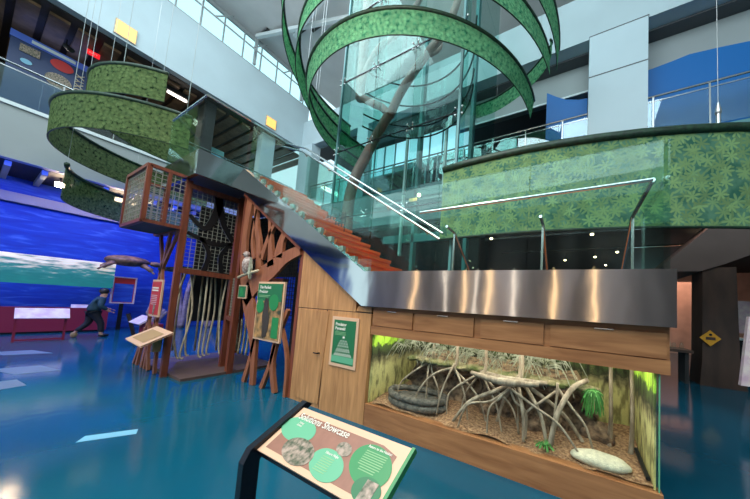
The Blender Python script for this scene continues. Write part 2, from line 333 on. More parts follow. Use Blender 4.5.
def empty(name, loc, label=None, cat=None, group=None):
    o = bpy.data.objects.new(name, None); col.objects.link(o); o.location = loc; o.empty_display_size = .2
    return tag(o, label, cat, group)
def struct(name, mb, m, parent=None):
    mb.keep = True; o = mb.build(name, m, parent)
    if not parent: o['kind'] = 'structure'
    return o
def copy_tree(o, parent=None):
    c = o.copy(); col.objects.link(c); c.parent = parent
    for ch in list(o.children): copy_tree(ch, c)
    return c
def text(s, name, o, ex, ey, size, m, parent, th=.002, bold=0):
    cu = bpy.data.curves.new('t', 'FONT'); cu.body = s; cu.size = size; cu.extrude = th; cu.offset = bold*size
    ob = bpy.data.objects.new('t', cu); col.objects.link(ob); bpy.context.view_layer.update()
    me = bpy.data.meshes.new_from_object(ob.evaluated_get(bpy.context.evaluated_depsgraph_get())); bpy.data.objects.remove(ob)
    ex = Vector(ex).normalized(); ey = Vector(ey).normalized(); ez = ex.cross(ey)
    mx = Matrix((ex, ey, ez)).transposed().to_4x4(); me.transform(Matrix.Translation(o) @ mx); me.materials.clear(); me.materials.append(M[m])
    q = bpy.data.objects.new(name, me); col.objects.link(q); q.parent = parent; off = Vector(); pl = parent
    while pl: off += pl.location; pl = pl.parent
    me.transform(Matrix.Translation(-off)); return q
def bez(pts, n=8):
    """catmull-rom through points"""
    P = [Vector(p) for p in pts]; out = []
    for i in range(len(P)-1):
        a, b, c, d = P[max(i-1, 0)], P[i], P[i+1], P[min(i+2, len(P)-1)]
        for k in range(n):
            t = k/n; out.append(.5*((2*b)+(-a+c)*t+(2*a-5*b+4*c-d)*t*t+(-a+3*b-3*c+d)*t**3))
    out.append(P[-1]); return out
def strip2d(pts, wd):
    """2d ribbon polygon around a smoothed path; wd number or list"""
    c = bez([(x, y, 0) for x, y in pts], 6); n = len(c); ws = wd if isinstance(wd, (list, tuple)) else [wd]*2
    L_, R_ = [], []
    for i, p in enumerate(c):
        d = (c[min(i+1, n-1)]-c[max(i-1, 0)]).normalized(); t = i/(n-1)*(len(ws)-1); k = min(int(t), len(ws)-2); wv = ws[k]+(ws[k+1]-ws[k])*(t-k)
        nn = Vector((-d.y, d.x, 0))*wv/2; L_.append((p+nn)[:2]); R_.append((p-nn)[:2])
    return L_, R_
def add_strip(mb, pts, wd, y0, y1, axis='y'):
    L_, R_ = strip2d(pts, wd); i = len(mb.v); n = len(L_)
    f = (lambda p, y: (p[0], y, p[1])) if axis == 'y' else (lambda p, y: (y, p[0], p[1]))
    for a, b in zip(L_, R_): mb.v += [f(a, y0), f(b, y0), f(b, y1), f(a, y1)]
    for k in range(n-1):
        for j in range(4): mb.f.append((i+k*4+j, i+k*4+(j+1) % 4, i+(k+1)*4+(j+1) % 4, i+(k+1)*4+j))
    mb.f.append((i, i+1, i+2, i+3)); mb.f.append((i+(n-1)*4+3, i+(n-1)*4+2, i+(n-1)*4+1, i+(n-1)*4))
    return mb

# ---------------- the setting ----------------
struct('floor', MB().box(-22, -9, -.2, 14, 26, 0), 'floor')
struct('ceiling', MB().box(-14.15, -9, 14.0, 14, 26, 14.2), 'ceiling')
# left side: slab edge, opening, fascia, clerestory
lw = MB(); lw.box(-14.25, -9, 4.97, -14, 8.2, 6.42); struct('wall_left', lw, 'fascia_low')
struct('trim_1', MB().box(-14.3, -9, 6.42, -13.95, 7.98, 6.52), 'white')
struct('wall_left_upper', MB().box(-14.3, -9, 10.02, -14, 8.2, 12.5), 'fascia')
struct('ceiling_upper_gallery', MB().box(-20, -9, 10.0, -14.31, 8, 10.2), 'darkbrown')
struct('floor_upper_gallery', MB().box(-20, -9, 4.97, -14.26, 20, 6.40), 'dark')
struct('wall_upper_gallery', MB().box(-20.2, -9, 6.4, -20, 8, 10), 'darkbrown')
sl = MB()
for k in range(22): y = -2+k*.5; sl.box(-19.9, y, 9.9, -14.7, y+.36, 9.99)
struct('trim_2', sl, 'slat')
# clerestory windows on the left
wt = bpy.data.objects.new('window_1', None); col.objects.link(wt); wt['kind'] = 'structure'
fr = MB()
fr.box(-14.12, -9, 12.5, -14.02, 8.2, 12.56); fr.box(-14.12, -9, 13.8, -14.02, 8.2, 13.98)
for k in range(23): y = -8+k*.72; fr.box(-14.1, y-.02, 12.56, -14.04, y+.02, 13.8)
fr.build('window_frame', 'truss', wt)
MB().box(-14.09, -9, 12.56, -14.075, 8.2, 13.8).build('pane', 'window', wt)
# roof posts and rails by the clerestory
for k, y in enumerate((-2.4, 1.5, 5.35, 7.6)):
    tag(MB().beam((-13.85, y, 12.5), (-13.85, y, 14), .1).build('clerestory_post', 'truss'), ['grey steel post at the clerestory, hidden end', 'grey steel post at the upper left window band', 'grey steel post in front of the clerestory where the ceiling struts meet', 'grey steel post at the far end of the clerestory by the corner'][k], 'post', 'clerestory posts')
t = MB().tube([(-13.5, -5, 12.95), (-13.5, 7.9, 12.95)], .035, 6)
for k in range(8): y = -3+k*1.35; t.tube([(-13.5, y, 12.95), (-13.85, y+.67, 13.9)], .025, 6)
tag(t.build('window_rail', 'truss'), 'thin grey pipe rail with diagonal stays running before the clerestory', 'rail')
# ceiling struts
for k, (p, q) in enumerate((((-13.8, 5.3, 13.85), (-7, 7.0, 13.7)), ((-12, 6.0, 13.8), (-6, 5.0, 13.4)), ((-11, 3.0, 13.8), (-5, 6.6, 13.4)), ((-4, 4, 13.7), (2, 8, 13.7)), ((-13.8, 1.5, 13.85), (-7, 1.5, 13.7)))):
    tag(MB().beam(p, q, .12, .16).build('ceiling_strut', 'white'), ['pale roof strut running from the clerestory post to the glass tower', 'pale roof strut seen inside the left of the green rings', 'pale roof strut crossing behind the upper green ring', 'pale roof strut above the right of the green rings', 'pale roof strut at the top left of the roof'][k], 'strut', 'roof struts')
for k, (x, y) in enumerate(((-13.3, 5.4), (-12.5, 5.7), (-11.7, 6.1), (-10.9, 6.3), (-8.9, 5.6), (-8.0, 5.9), (-9.6, 7.6))):
    tag(MB().box(x-.28, y-.06, 13.93, x+.28, y+.06, 13.99).build('ceiling_vent', 'black'), 'short black slot vent set in the grey roof', 'vent', 'black slot vents in the roof')
# back wall: fascia, openings, columns
struct('wall_back', MB().box(-14, 8, 10.0, 14, 8.4, 11.55), 'fascia')
struct('wall_back_lower', MB().box(-14, 8, 4.97, 14, 8.3, 6.45), 'teal')
struct('ceiling_back_soffit', MB().box(-14, 8.4, 9.95, 14, 9.3, 10.1), 'soffit')
struct('trim_7', MB().box(-4.6, 8.74, 8.94, 14, 8.78, 9.0), 'white')
fl = MB().box(-14, 8.3, 4.97, 14, 22, 6.4); struct('floor_back_gallery', fl, 'dark')
struct('wall_back_panel', MB().box(.18, 7.94, 6.46, 1.6, 8.5, 9.998), 'panel')
j = MB().box(.18, 7.93, 8.68, 1.6, 7.94, 8.705); j.box(.17, 7.93, 10.0, 1.62, 7.999, 10.02); struct('trim_3', j, 'soffit')
struct('wall_corner', MB().box(-14, 7.9, 6.46, -12.9, 8.4, 10), 'panel')
struct('wall_back_column', MB().box(-9.6, 8.0, 6.46, -8.9, 8.4, 9.99), 'panel')
struct('wall_gallery', MB().box(-14, 13, 6.4, 14, 13.2, 10.6), 'dark')
struct('ceiling_back_gallery', MB().box(-14, 9.3, 10.45, 14, 13, 10.6), 'soffit')
struct('wall_gallery_header', MB().box(-4.6, 8.78, 8.96, 14, 8.98, 9.94), 'fascia_low')
wv = MB(); wv.prism([(1.62, 6.41), (9, 6.41), (9, 8.9), (3.82, 8.89), (3.27, 8.97), (2.66, 9.037), (2.23, 8.98), (1.62, 8.92)], lambda x, z: (x, 8.6, z), lambda x, z: (x, 8.75, z))
tag(wv.build('blue_partition', 'bluepanel'), 'large bright blue curved top partition behind the upper right balcony', 'partition')
wv = MB(); wv.prism([(-1.07, 6.41), (.17, 6.41), (.17, 8.6), (-.1, 8.64), (-.46, 8.77), (-.745, 8.96), (-1.07, 9.22)], lambda x, z: (x, 8.6, z), lambda x, z: (x, 8.75, z))
tag(wv.build('blue_partition', 'bluepanel'), 'narrow bright blue partition with a dipping top left of the pale wall panel', 'partition')
# upper left gallery contents
d = empty('display_wall', (-16, .7, 6.42), 'navy display wall with ring graphics and a light blue header behind the left balcony', 'display')
MB().box(-16.2, .02, 6.42, -16.02, 1.42, 9.3).build('panel', 'navy', d)
MB().box(-16.22, .0, 9.3, -16.0, 1.44, 9.52).build('header', 'screenblue', d)
g = MB()
g.disc((-16.0, .92, 9.08), (0, 1, 0), (0, 0, 1), .22, .18); g.build('red_ring_graphic', 'signred', d)
MB().disc((-16.0, .90, 8.52), (0, 1, 0), (0, 0, 1), .25, .24).build('round_photo', 'photo', d)
MB().box(-16.01, .18, 8.95, -15.99, .52, 9.2).build('picture', 'photo', d)
MB().disc((-16.0, .32, 8.68), (0, 1, 0), (0, 0, 1), .1, .08).build('oval_graphic', 'plate', d)
MB().box(-16.0, .35, 9.36, -15.985, 1.15, 9.46).build('header_strip', 'white', d)
text('OXYX', 'lettering', (-15.98, 1.36, 8.35), (0, 0, 1), (0, -1, 0), .26, 'bamboo', d)
ex = empty('exit_sign', (-15.5, 1.4, 9.9), 'small glowing red exit sign on the wooden slat ceiling', 'sign')
MB().box(-15.52, 1.28, 9.72, -15.46, 1.54, 9.88).build('sign_box', 'exit', ex)
text('EXIT', 'lettering', (-15.45, 1.31, 9.76), (0, 1, 0), (0, 0, 1), .09, 'signwhite', ex)
for k, (y0, y1, lb) in enumerate(((1.58, 2.01, 'glowing amber sign on the pale wall, nearer top left'), (6.16, 6.58, 'glowing amber sign on the pale wall near the far corner'))):
    e_ = empty('amber_sign', (-13.97, (y0+y1)/2, 10.12), lb, 'sign', 'amber wall signs')
    MB().box(-13.995, y0, 10.12, -13.94, y1, 10.58).build('lit_face', 'amber', e_)
    MB().box(-13.998, y0-.02, 10.09, -13.95, y1+.02, 10.61).build('frame', 'bamboo', e_)
lt = empty('tube_lamp', (-15, 3.4, 9.66), 'bright white tube lamp under the dark gallery ceiling, upper left', 'lamp')
MB().tube([(-15, 3.1, 9.66), (-15, 3.66, 9.66)], .05).build('tube', 'lamp', lt); MB().box(-15.08, 3.05, 9.72, -14.92, 3.7, 9.99).build('housing', 'black', lt)
for k, (y, z) in enumerate(((.9, 9.75), (1.75, 9.78))):
    s_ = empty('ceiling_spotlight', (-15.6, y, z), ['black spotlight under the wooden slat ceiling above the display', 'black spotlight under the slat ceiling beside the red exit sign'][k], 'spotlight')
    MB().tube([(-15.6, y, z-.1), (-15.5, y+.1, z-.22)], .08, 10).build('lamp_head', 'black', s_); MB().beam((-15.6, y, z-.1), (-15.6, y, z+.12), .03).build('bracket', 'black', s_)
po = empty('poster_stand', (-15.2, 4.9, 6.42), 'teal poster with pale edge in a dark frame in the upper left gallery', 'poster')
MB().box(-15.3, 4.55, 6.42, -15.2, 5.15, 8.35).build('board', 'teal', po); MB().box(-15.19, 4.7, 7.3, -15.18, 5.05, 8.1).build('print', 'plate', po)
tag(MB().box(-14.95, 6.3, 6.41, -14.5, 6.9, 9.99).build('gallery_column', 'panel'), 'pale square column standing behind the upper left balcony', 'column')
tag(MB().box(-15.2, 4.1, 6.41, -14.6, 4.5, 9.99).build('gallery_column', 'dark'), 'dark square column behind the far end of the tube lamp', 'column')

# balcony guards
def guard(name, axis, fixed, a, b, z0, z1, step, label, g='rail_glass'):
    e_ = empty(name, (fixed if axis == 'y' else (a+b)/2, (a+b)/2 if axis == 'y' else fixed, z0), label, 'railing')
    P = (lambda t, o, z: (fixed+o, t, z)) if axis == 'y' else (lambda t, o, z: (t, fixed+o, z))
    n = max(1, round((b-a)/step))
    for k in range(n):
        t0 = a+(b-a)*k/n+.03; t1 = a+(b-a)*(k+1)/n-.03; p, q = P(t0, -.006, z0+.03), P(t1, .006, z1-.1)
        MB().box(min(p[0], q[0]), min(p[1], q[1]), p[2], max(p[0], q[0]), max(p[1], q[1]), q[2]).build('glass_pane', g, e_)
        pb = MB().beam(P(a+(b-a)*k/n, 0, z0), P(a+(b-a)*k/n, 0, z1), .04, .03).build('post', 'steelpost', e_)
    MB().tube([P(a, 0, z1), P(b, 0, z1)], .028, 8).build('handrail', 'steelpost', e_)
    MB().beam(P(a, 0, z1-.14), P(b, 0, z1-.14), .02, .02).build('mid_rail', 'steelpost', e_)
    return e_
guard('balcony_railing', 'y', -14.05, -6, 7.8, 6.52, 7.6, 1.0, 'glass and steel balcony railing along the upper left gallery')
guard('balcony_railing', 'x', 8.0, -13.9, 14, 6.46, 7.6, 1.1, 'glass and steel balcony railing along the upper back gallery on the right')

# blue undersea room, lower left
struct('wall_undersea', MB().box(-16.6, -9, 0, -16.4, 12, 5.0), 'mural')
bw = MB()
for k in range(30): y = -8+k*.55; bw.box(-16.3, y, 4.82, -14.3, y+.1, 4.96)
struct('trim_4', bw, 'fascia_low')
struct('trim_5', MB().box(-16.39, -9, 4.15, -16.2, 12, 4.45), 'fascia_low')
fs = MB().box(-15.06, -3.5, 1.55, -15.0, 2.5, 2.44); fs.keep = True
tag(fs.build('sea_panel', 'seafilm'), 'long green underwater picture panel with pale wave line on the blue wall', 'panel')
for k, (a, b) in enumerate(((-3.5, .55), (.58, 2.5))):
    c_ = empty('display_counter', (-15.2, (a+b)/2, 0), ['long maroon display counter at the far left under the green sea panel', 'maroon display counter behind the walking person'][k], 'counter')
    MB().box(-15.5, a, .06, -15.05, b, .82).build('body', 'maroon', c_); MB().box(-15.45, a+.02, 0, -15.1, b-.02, .06).build('plinth', 'black', c_)
    MB().quad((-15.06, b-.75, .62), (-15.06, b-.1, .62), (-15.25, b-.1, .93), (-15.25, b-.75, .93)).quad((-15.07, b-.75, .61), (-15.07, b-.1, .61), (-15.27, b-.1, .92), (-15.27, b-.75, .92)).build('graphic_panel', 'pinkpanel', c_)
k_ = empty('reader_stand', (-13.1, 1.1, 0), 'pale graphic panel on a slim metal frame in front of the maroon counter', 'stand')
MB().prism([(.70, .64), (1.50, .64), (1.50, .9), (.70, .9)], lambda y, z: (-12.9-(z-.64)*.9, y, z), lambda y, z: (-12.95-(z-.64)*.9, y, z-.02)).build('graphic_panel', 'pinkpanel', k_)
f = MB().box(-13.1, .72, 0, -13.06, .76, .72); f.build('leg', 'maroon', k_); MB().box(-13.1, 1.44, 0, -13.06, 1.48, .72).build('leg', 'maroon', k_); MB().box(-13.1, .76, .03, -13.06, 1.44, .07).build('foot_rail', 'maroon', k_)
tu = empty('sea_turtle_model', (-15.3, 2.85, 2.3), 'large brown sea turtle model mounted against the blue wall', 'turtle model')
MB().blob((-15.25, 2.8, 2.62), (.38, .55, .2), 3, .04).build('shell', 'turtle', tu, True); MB().blob((-15.2, 3.5, 2.6), (.12, .18, .1), 4, .05).build('head', 'turtle', tu, True)
for y, d1 in ((2.45, -.35), (3.15, .25)): MB().tube(bez([(-15.1, y, 2.5), (-14.95, y+d1*.5, 2.38), (-14.8, y+d1, 2.2)]), [.1]*4+[.08]*8+[.03]*5, 8).build('flipper', 'turtle', tu, True)
MB().beam((-15.3, 2.8, 2.6), (-16.39, 2.8, 2.6), .05).build('wall_bracket', 'black', tu)
pf = empty('framed_poster', (-15.5, 2.85, 1.0), 'blue and pink poster in a thin pink frame beneath the turtle model', 'poster')
MB().box(-15.53, 2.6, 1.03, -15.5, 3.1, 1.97).build('print', 'signred', pf)
MB().box(-15.5, 2.62, 1.05, -15.49, 3.08, 1.75).build('picture', 'mural', pf)
f = MB(); f.box(-15.54, 2.56, .99, -15.48, 2.6, 2.01); f.box(-15.54, 3.1, .99, -15.48, 3.14, 2.01); f.box(-15.54, 2.6, .99, -15.48, 3.1, 1.03); f.box(-15.54, 2.6, 1.97, -15.48, 3.1, 2.01); f.build('frame', 'pinkpanel', pf)
MB().box(-15.56, 2.8, 0, -15.52, 2.9, 1.2).build('leg', 'black', pf)
cs = [('coral_model', 'pale branching coral model standing in the blue light right of the poster', 3.7, .9), ('coral_model', 'tall blue lit coral model behind the play tower posts', 4.5, 2.3), ('coral_model', 'low coral model at the foot of the blue wall behind the tower', 5.4, 1.2)]
for i, (n, lb, y, h) in enumerate(cs):
    c_ = MB(); rr = random.Random(i)
    for q in range(10):
        a = rr.uniform(-.35, .35); b = rr.uniform(-.25, .25); c_.tube(bez([(-15.4, y, 0), (-15.4+b*.5, y+a*.5, h*.45), (-15.4+b, y+a*1.2, h*rr.uniform(.7, 1))], 4), [.11]*4+[.08]*4+[.04], 6)
    tag(c_.build(n, 'coral', None, True), lb, 'coral')
r2 = empty('reader_stand', (-11.2, 2.45, 0), 'small table display with a slanted dark leg at the edge of the blue room', 'stand')
MB().prism([(-11.6, .62), (-10.7, .62), (-10.7, .82), (-11.6, .82)], lambda x, z: (x, 2.3+(z-.62)*1.2, z), lambda x, z: (x, 2.33+(z-.62)*1.2, z-.03)).build('graphic_panel', 'pinkpanel', r2)
MB().beam((-11.62, 2.5, 0), (-11.72, 2.3, .85), .07).build('leg', 'blackmetal', r2); MB().box(-11.5, 2.5, 0, -10.8, 2.8, .6).build('body', 'maroon', r2)
# lamp spots in the blue room ceiling
for k, (x, y) in enumerate(((-14.75, 1.15), (-14.75, 2.3), (-14.75, 2.62))):
    l_ = empty('downlight', (x, y, 4.7), ['round white downlight in the blue room ceiling left of the green spiral', 'round white downlight seen through the lowest green ribbon, left one', 'round white downlight seen through the lowest green ribbon, right one'][k], 'lamp', 'downlights of the blue room')
    MB().tube([(x, y, 4.68), (x, y, 4.8)], .09, 12).build('lamp_face', mat('downlight', (1, .9, .7), emit=(1, .75, .5), estr=80), l_); MB().tube([(x, y, 4.8), (x, y, 4.97)], .03, 8).build('stem', 'black', l_)

# lower back gallery
struct('wall_lower_gallery', MB().box(-16.4, 21, 0, 3.2, 21.2, 5), 'dark')
struct('wall_lower_left', MB().box(-13.5, 9.4, 0, -3.6, 9.6, 4.97), 'dark')
struct('ceiling_lower', MB().box(-16.4, 8.31, 4.86, 14, 26, 4.96), 'dark')
struct('wall_lower_right', MB().box(3.3, 16.5, 0, 5.3, 16.7, 3.6), 'pinkwall')
struct('wall_lower_far', MB().box(5.3, 22, 0, 14, 22.2, 4.9), 'pinkwall')
c_ = MB(); c_.prism([(2.88, 0), (3.75, 0), (3.62, .7), (3.58, 3.05), (2.95, 3.05), (2.93, .7)], lambda x, z: (x, 8.8, z), lambda x, z: (x, 9.5, z))
col_o = empty('gallery_column', (3.25, 9.1, 0), 'thick dark brown column flaring at the foot, behind the case on the right', 'column')
c_.build('shaft', 'column', col_o)
so = empty('diamond_sign', (3.02, 8.78, 1.05), 'small yellow diamond sign on the dark brown column', 'sign')
MB().prism([(3.06, 1.02), (3.26, 1.22), (3.06, 1.42), (2.86, 1.22)], lambda x, z: (x, 8.72, z), lambda x, z: (x, 8.76, z)).build('plate', 'yellow', so)
MB().disc((3.06, 8.715, 1.31), (1, 0, 0), (0, 0, 1), .03, .03).build('symbol', 'black', so); MB().box(2.97, 8.71, 1.18, 3.15, 8.718, 1.25).build('caption_bar', 'column', so)
b_ = MB(); b_.prism([(2.1, 3.1), (3.8, 4.86), (5.6, 4.86), (5.6, 4.2), (3.4, 3.15), (2.9, 2.95), (2.2, 2.95)], lambda x, z: (x, 8.75, z), lambda x, z: (x, 10.5, z)); b_.keep = True
struct('ceiling_ramp', b_, 'mauve')
tb = empty('side_table', (1.9, 8.9, 0), 'dark table with small glass items left of the brown column', 'table')
MB().box(1.3, 8.6, .8, 2.7, 9.3, .87).build('tabletop', 'column', tb)
for x in (1.4, 2.6): MB().box(x-.04, 8.7, 0, x+.04, 9.2, .8).build('leg', 'dark', tb)
for k in range(5):
    x = 2.0+.13*k; tag(MB().tube([(x, 8.8+.1*(k % 2), .87), (x, 8.8+.1*(k % 2), .99), (x, 8.8+.1*(k % 2), 1.02+.03*(k % 3))], [.045, .045, .02], 10).build('glass_jar', 'window'), 'small clear glass jar on the dark side table', 'jar', 'glass jars on the side table')
cn = empty('far_counter', (6.0, 13.0, 0), 'dark teal counter with white panel at the far right edge', 'counter')
MB().box(5.0, 13, 0, 6.3, 13.6, 1.05).build('body', 'blackmetal', cn); MB().box(4.95, 12.95, 1.05, 6.35, 13.65, 1.12).build('top', 'white', cn); MB().box(5.1, 13.3, 1.3, 6.2, 13.35, 2.5).build('panel', 'pinkpanel', cn)
kk = empty('slanted_kiosk', (2.9, 6.1, 0), 'white slanted panel kiosk cut by the right edge of the photo', 'kiosk')
MB().prism([(2.47, .6), (3.2, .6), (3.3, 1.75), (2.58, 1.75)], lambda x, z: (x, 6, z), lambda x, z: (x, 6.08, z)).build('panel', 'pinkpanel', kk); MB().box(2.7, 6.02, 0, 2.8, 6.06, .6).build('leg', 'black', kk)
spots = [(-2.9, 9.1, 'left'), (-2.1, 8.8, ''), (-1.63, 8.9, ''), (-1.1, 9.0, ''), (.45, 10.2, ''), (-3.2, 9.8, ''), (.78, 14.2, ''), (1.6, 13.3, ''), (1.45, 16.6, ''), (-.6, 14.8, ''), (-4.6, 8.75, ''), (3.9, 12.2, ''), (4.1, 12.3, '')]
sp0 = None
for k, (x, y, _) in enumerate(spots):
    if sp0 is None:
        sp0 = empty('track_spotlight', (0, 0, 0), 'small warm spotlight under the dark lower gallery ceiling behind the landing', 'spotlight', 'spotlights under the gallery ceiling')
        MB().tube([(0, 0, 0), (0, -.03, -.14)], [.03, .05], 10).build('lamp_head', 'black', sp0); MB().blob((0, -.035, -.15), (.06, .06, .04), 0, 0, 10, 6).build('lamp_face', 'lampwarm', sp0, True)
        MB().beam((0, 0, 0), (0, 0, .16), .02).build('bracket', 'black', sp0); s_ = sp0
    else: s_ = copy_tree(sp0)
    s_.location = (x, y, 4.70)
for k, y in enumerate((9.9, 12.5)):
    t = MB().box(-3.5, y, 4.55, 4.5 if k else 2, y+.06, 4.62)
    for x in (-3, 0, 1.9): t.beam((x, y+.03, 4.6), (x, y+.03, 4.859), .015)
    tag(t.build('lighting_track', 'steelpost'), ['pale lighting track under the gallery ceiling behind the glass, nearer one', 'pale lighting track under the gallery ceiling behind the glass, farther one'][k], 'track')

# windows glimpsed behind the glass tower
wb = bpy.data.objects.new('window_2', None); col.objects.link(wb); wb['kind'] = 'structure'
f = MB()
for k in range(9): x = -10.6+k*.7; f.box(x-.03, 9.5, 8.3, x+.03, 9.56, 9.9)
f.box(-10.7, 9.5, 8.25, -4.3, 9.56, 8.33); f.build('window_frame', 'teal', wb)
MB().box(-10.6, 9.56, 8.3, -4.4, 9.575, 9.9).build('pane', mat('bright_sky_pane', (.5, .8, .9), .3, emit=(.45, .8, .95), estr=.85), wb)
cb = MB()
for k in range(7): x = -6.9+k*.33; cb.box(x, 9.0, 6.40, x+.07, 9.1, 8.0)
cb.box(-8, 9.0, 7.95, -4.3, 9.1, 8.25); tag(cb.build('gallery_screen', 'teal'), 'teal slatted screen behind the glass tower on the gallery', 'screen')
struct('trim_6', MB().box(-8.0, 7.97, 5.8, -4.3, 8.0, 5.95), 'white')

# ---------------- glass tower with the tree sculpture ----------------
tw = empty('glass_tower', (-4.7, 6.3, 0), 'tall green tinted glass tower behind the staircase, inside the leaf rings', 'glass tower')
X0, X1, Y0, Y1, ZT = -6.85, -2.59, 5.0, 7.6, 12.8
for a, b in ((0, 1.9), (1.9, 4.1), (4.1, 6.27), (6.27, 8.6), (8.6, 10.8), (10.8, 12.8)):
    for k in range(3):
        xa = X0+(X1-X0)*k/3+.015; xb = X0+(X1-X0)*(k+1)/3-.015
        MB().box(xa, Y0, a+.015, xb, Y0+.015, b-.015).build('front_pane', 'tower_glass', tw)
    for x in (X0, X1):
        MB().box(x-.008, Y0+.03, a+.015, x+.008, Y1, b-.015).build('side_pane', 'tower_glass', tw)
for k in range(4):
    x = X0+(X1-X0)*k/3; MB().box(x-.012, Y0+.02, 0, x+.012, Y0+.32, ZT).build('glass_fin', 'tower_glass', tw)
    for z in (1.9, 4.1, 6.27, 8.6, 10.8):
        b = MB()
        for dx in (-.09, .09):
            for dz in (-.09, .09): b.beam((x, Y0+.05, z), (x+dx, Y0-.03, z+dz), .02)
            for dz in (-.09, .09): b.blob((x+dx, Y0-.03, z+dz), (.03, .02, .03), 0, 0, 8, 5)
        b.build('spider_fitting', 'steelpost', tw)
for z in (1.9, 4.1, 6.27, 8.6, 10.8): MB().box(X0, Y0-.006, z-.012, X1, Y0+.02, z+.012).build('joint', 'blackmetal', tw)
MB().box(X1-.03, Y0-.03, 0, X1+.03, Y0+.03, ZT).build('corner_post', 'teal', tw); MB().box(X0-.03, Y0-.03, 0, X0+.03, Y0+.03, ZT).build('corner_post', 'teal', tw)
f = MB()
for x in (-5.4, -3.3): f.box(x-.06, 7.3, 0, x+.06, 7.5, ZT)
for z in (2.2, 3.9, 5.6): f.box(-6.8, 7.3, z, -2.65, 7.45, z+.3)
f.build('lift_frame', 'teal', tw)
for x, z in ((-5.9, 4.6), (-5.9, 7.0), (-4.2, 7.0)): MB().box(x-.04, 7.2, z-1.2, x+.04, 7.3, z+1.1).build('lift_mullion', 'white', tw)
ll = empty('lift_lamp', (-5.2, 6.9, 5.3), 'small yellow lamp beside a white light inside the glass tower', 'lamp')
MB().box(-5.35, 6.9, 5.25, -5.05, 6.95, 5.35).build('yellow_strip', 'amber', ll); MB().blob((-4.95, 6.9, 5.42), (.06, .06, .06)).build('white_lamp', 'lampwarm', ll, True); MB().beam((-5.2, 6.95, 5.3), (-5.2, 7.3, 5.3), .03).build('bracket', 'black', ll)
# curved rails of the lift lobby
cg = empty('curved_glass_screen', (-4.6, 6.3, 7.3), 'curved glass screen with three dark rails inside the glass tower', 'glass screen')
def arc(cx, cy_, r, z, a0, a1, n=24): return [(cx+r*math.cos(math.radians(a0+(a1-a0)*k/n)), cy_+r*math.sin(math.radians(a0+(a1-a0)*k/n)), z) for k in range(n+1)]
for z in (7.75, 8.2, 9.0, 9.8): MB().tube(arc(-4.75, 4.9, 2.3, z, 25, 155), .028, 6).build('rail', 'blackmetal', cg)
P = arc(-4.75, 4.9, 2.3, 7.75, 25, 155); g = MB()
for a, b in zip(P, P[1:]): g.quad(a, b, (b[0], b[1], 9.8), (a[0], a[1], 9.8))
g.build('curved_pane', 'tower_glass', cg)
# brown branching tree sculpture
tr = MB()
T = lambda pts, ws: tr.tube(bez(pts, 6), [ws[0]+(ws[1]-ws[0])*k/(6*(len(pts)-1)) for k in range(6*(len(pts)-1)+1)], 8)
Yt = 5.45
T([(-6.45, Yt, 0), (-6.5, Yt, 2.0), (-6.6, Yt, 3.4), (-6.66, Yt, 4.7), (-6.45, Yt, 5.6), (-6.0, Yt, 6.3), (-5.6, Yt, 6.9), (-5.2, Yt, 7.4)], (.20, .13))
T([(-5.2, Yt, 7.3), (-4.79, Yt, 8.0), (-4.04, Yt, 8.75), (-3.47, Yt, 9.2), (-3.1, Yt, 9.9), (-2.9, Yt, 10.8)], (.13, .09))
T([(-5.2, Yt, 7.3), (-5.5, Yt, 7.65), (-5.85, Yt, 7.9), (-6.57, Yt, 8.4)], (.11, .12))
T([(-6.57, Yt, 8.3), (-6.6, Yt, 9.4), (-6.6, Yt, 12.6)], (.14, .16)); T([(-6.57, Yt, 8.5), (-6.4, Yt, 9.3), (-5.9, Yt, 9.85), (-5.2, Yt, 10.0), (-4.3, Yt, 10.8)], (.10, .07))
T([(-4.04, Yt, 8.75), (-3.9, Yt+.5, 9.4), (-4.1, Yt+.9, 10.2)], (.07, .05))
tag(tr.build('tree_sculpture', mat('tree_brown', (.38, .17, .15), .5, 0, .15, 3), None, True), 'brown branching tree sculpture rising inside the glass tower', 'sculpture')

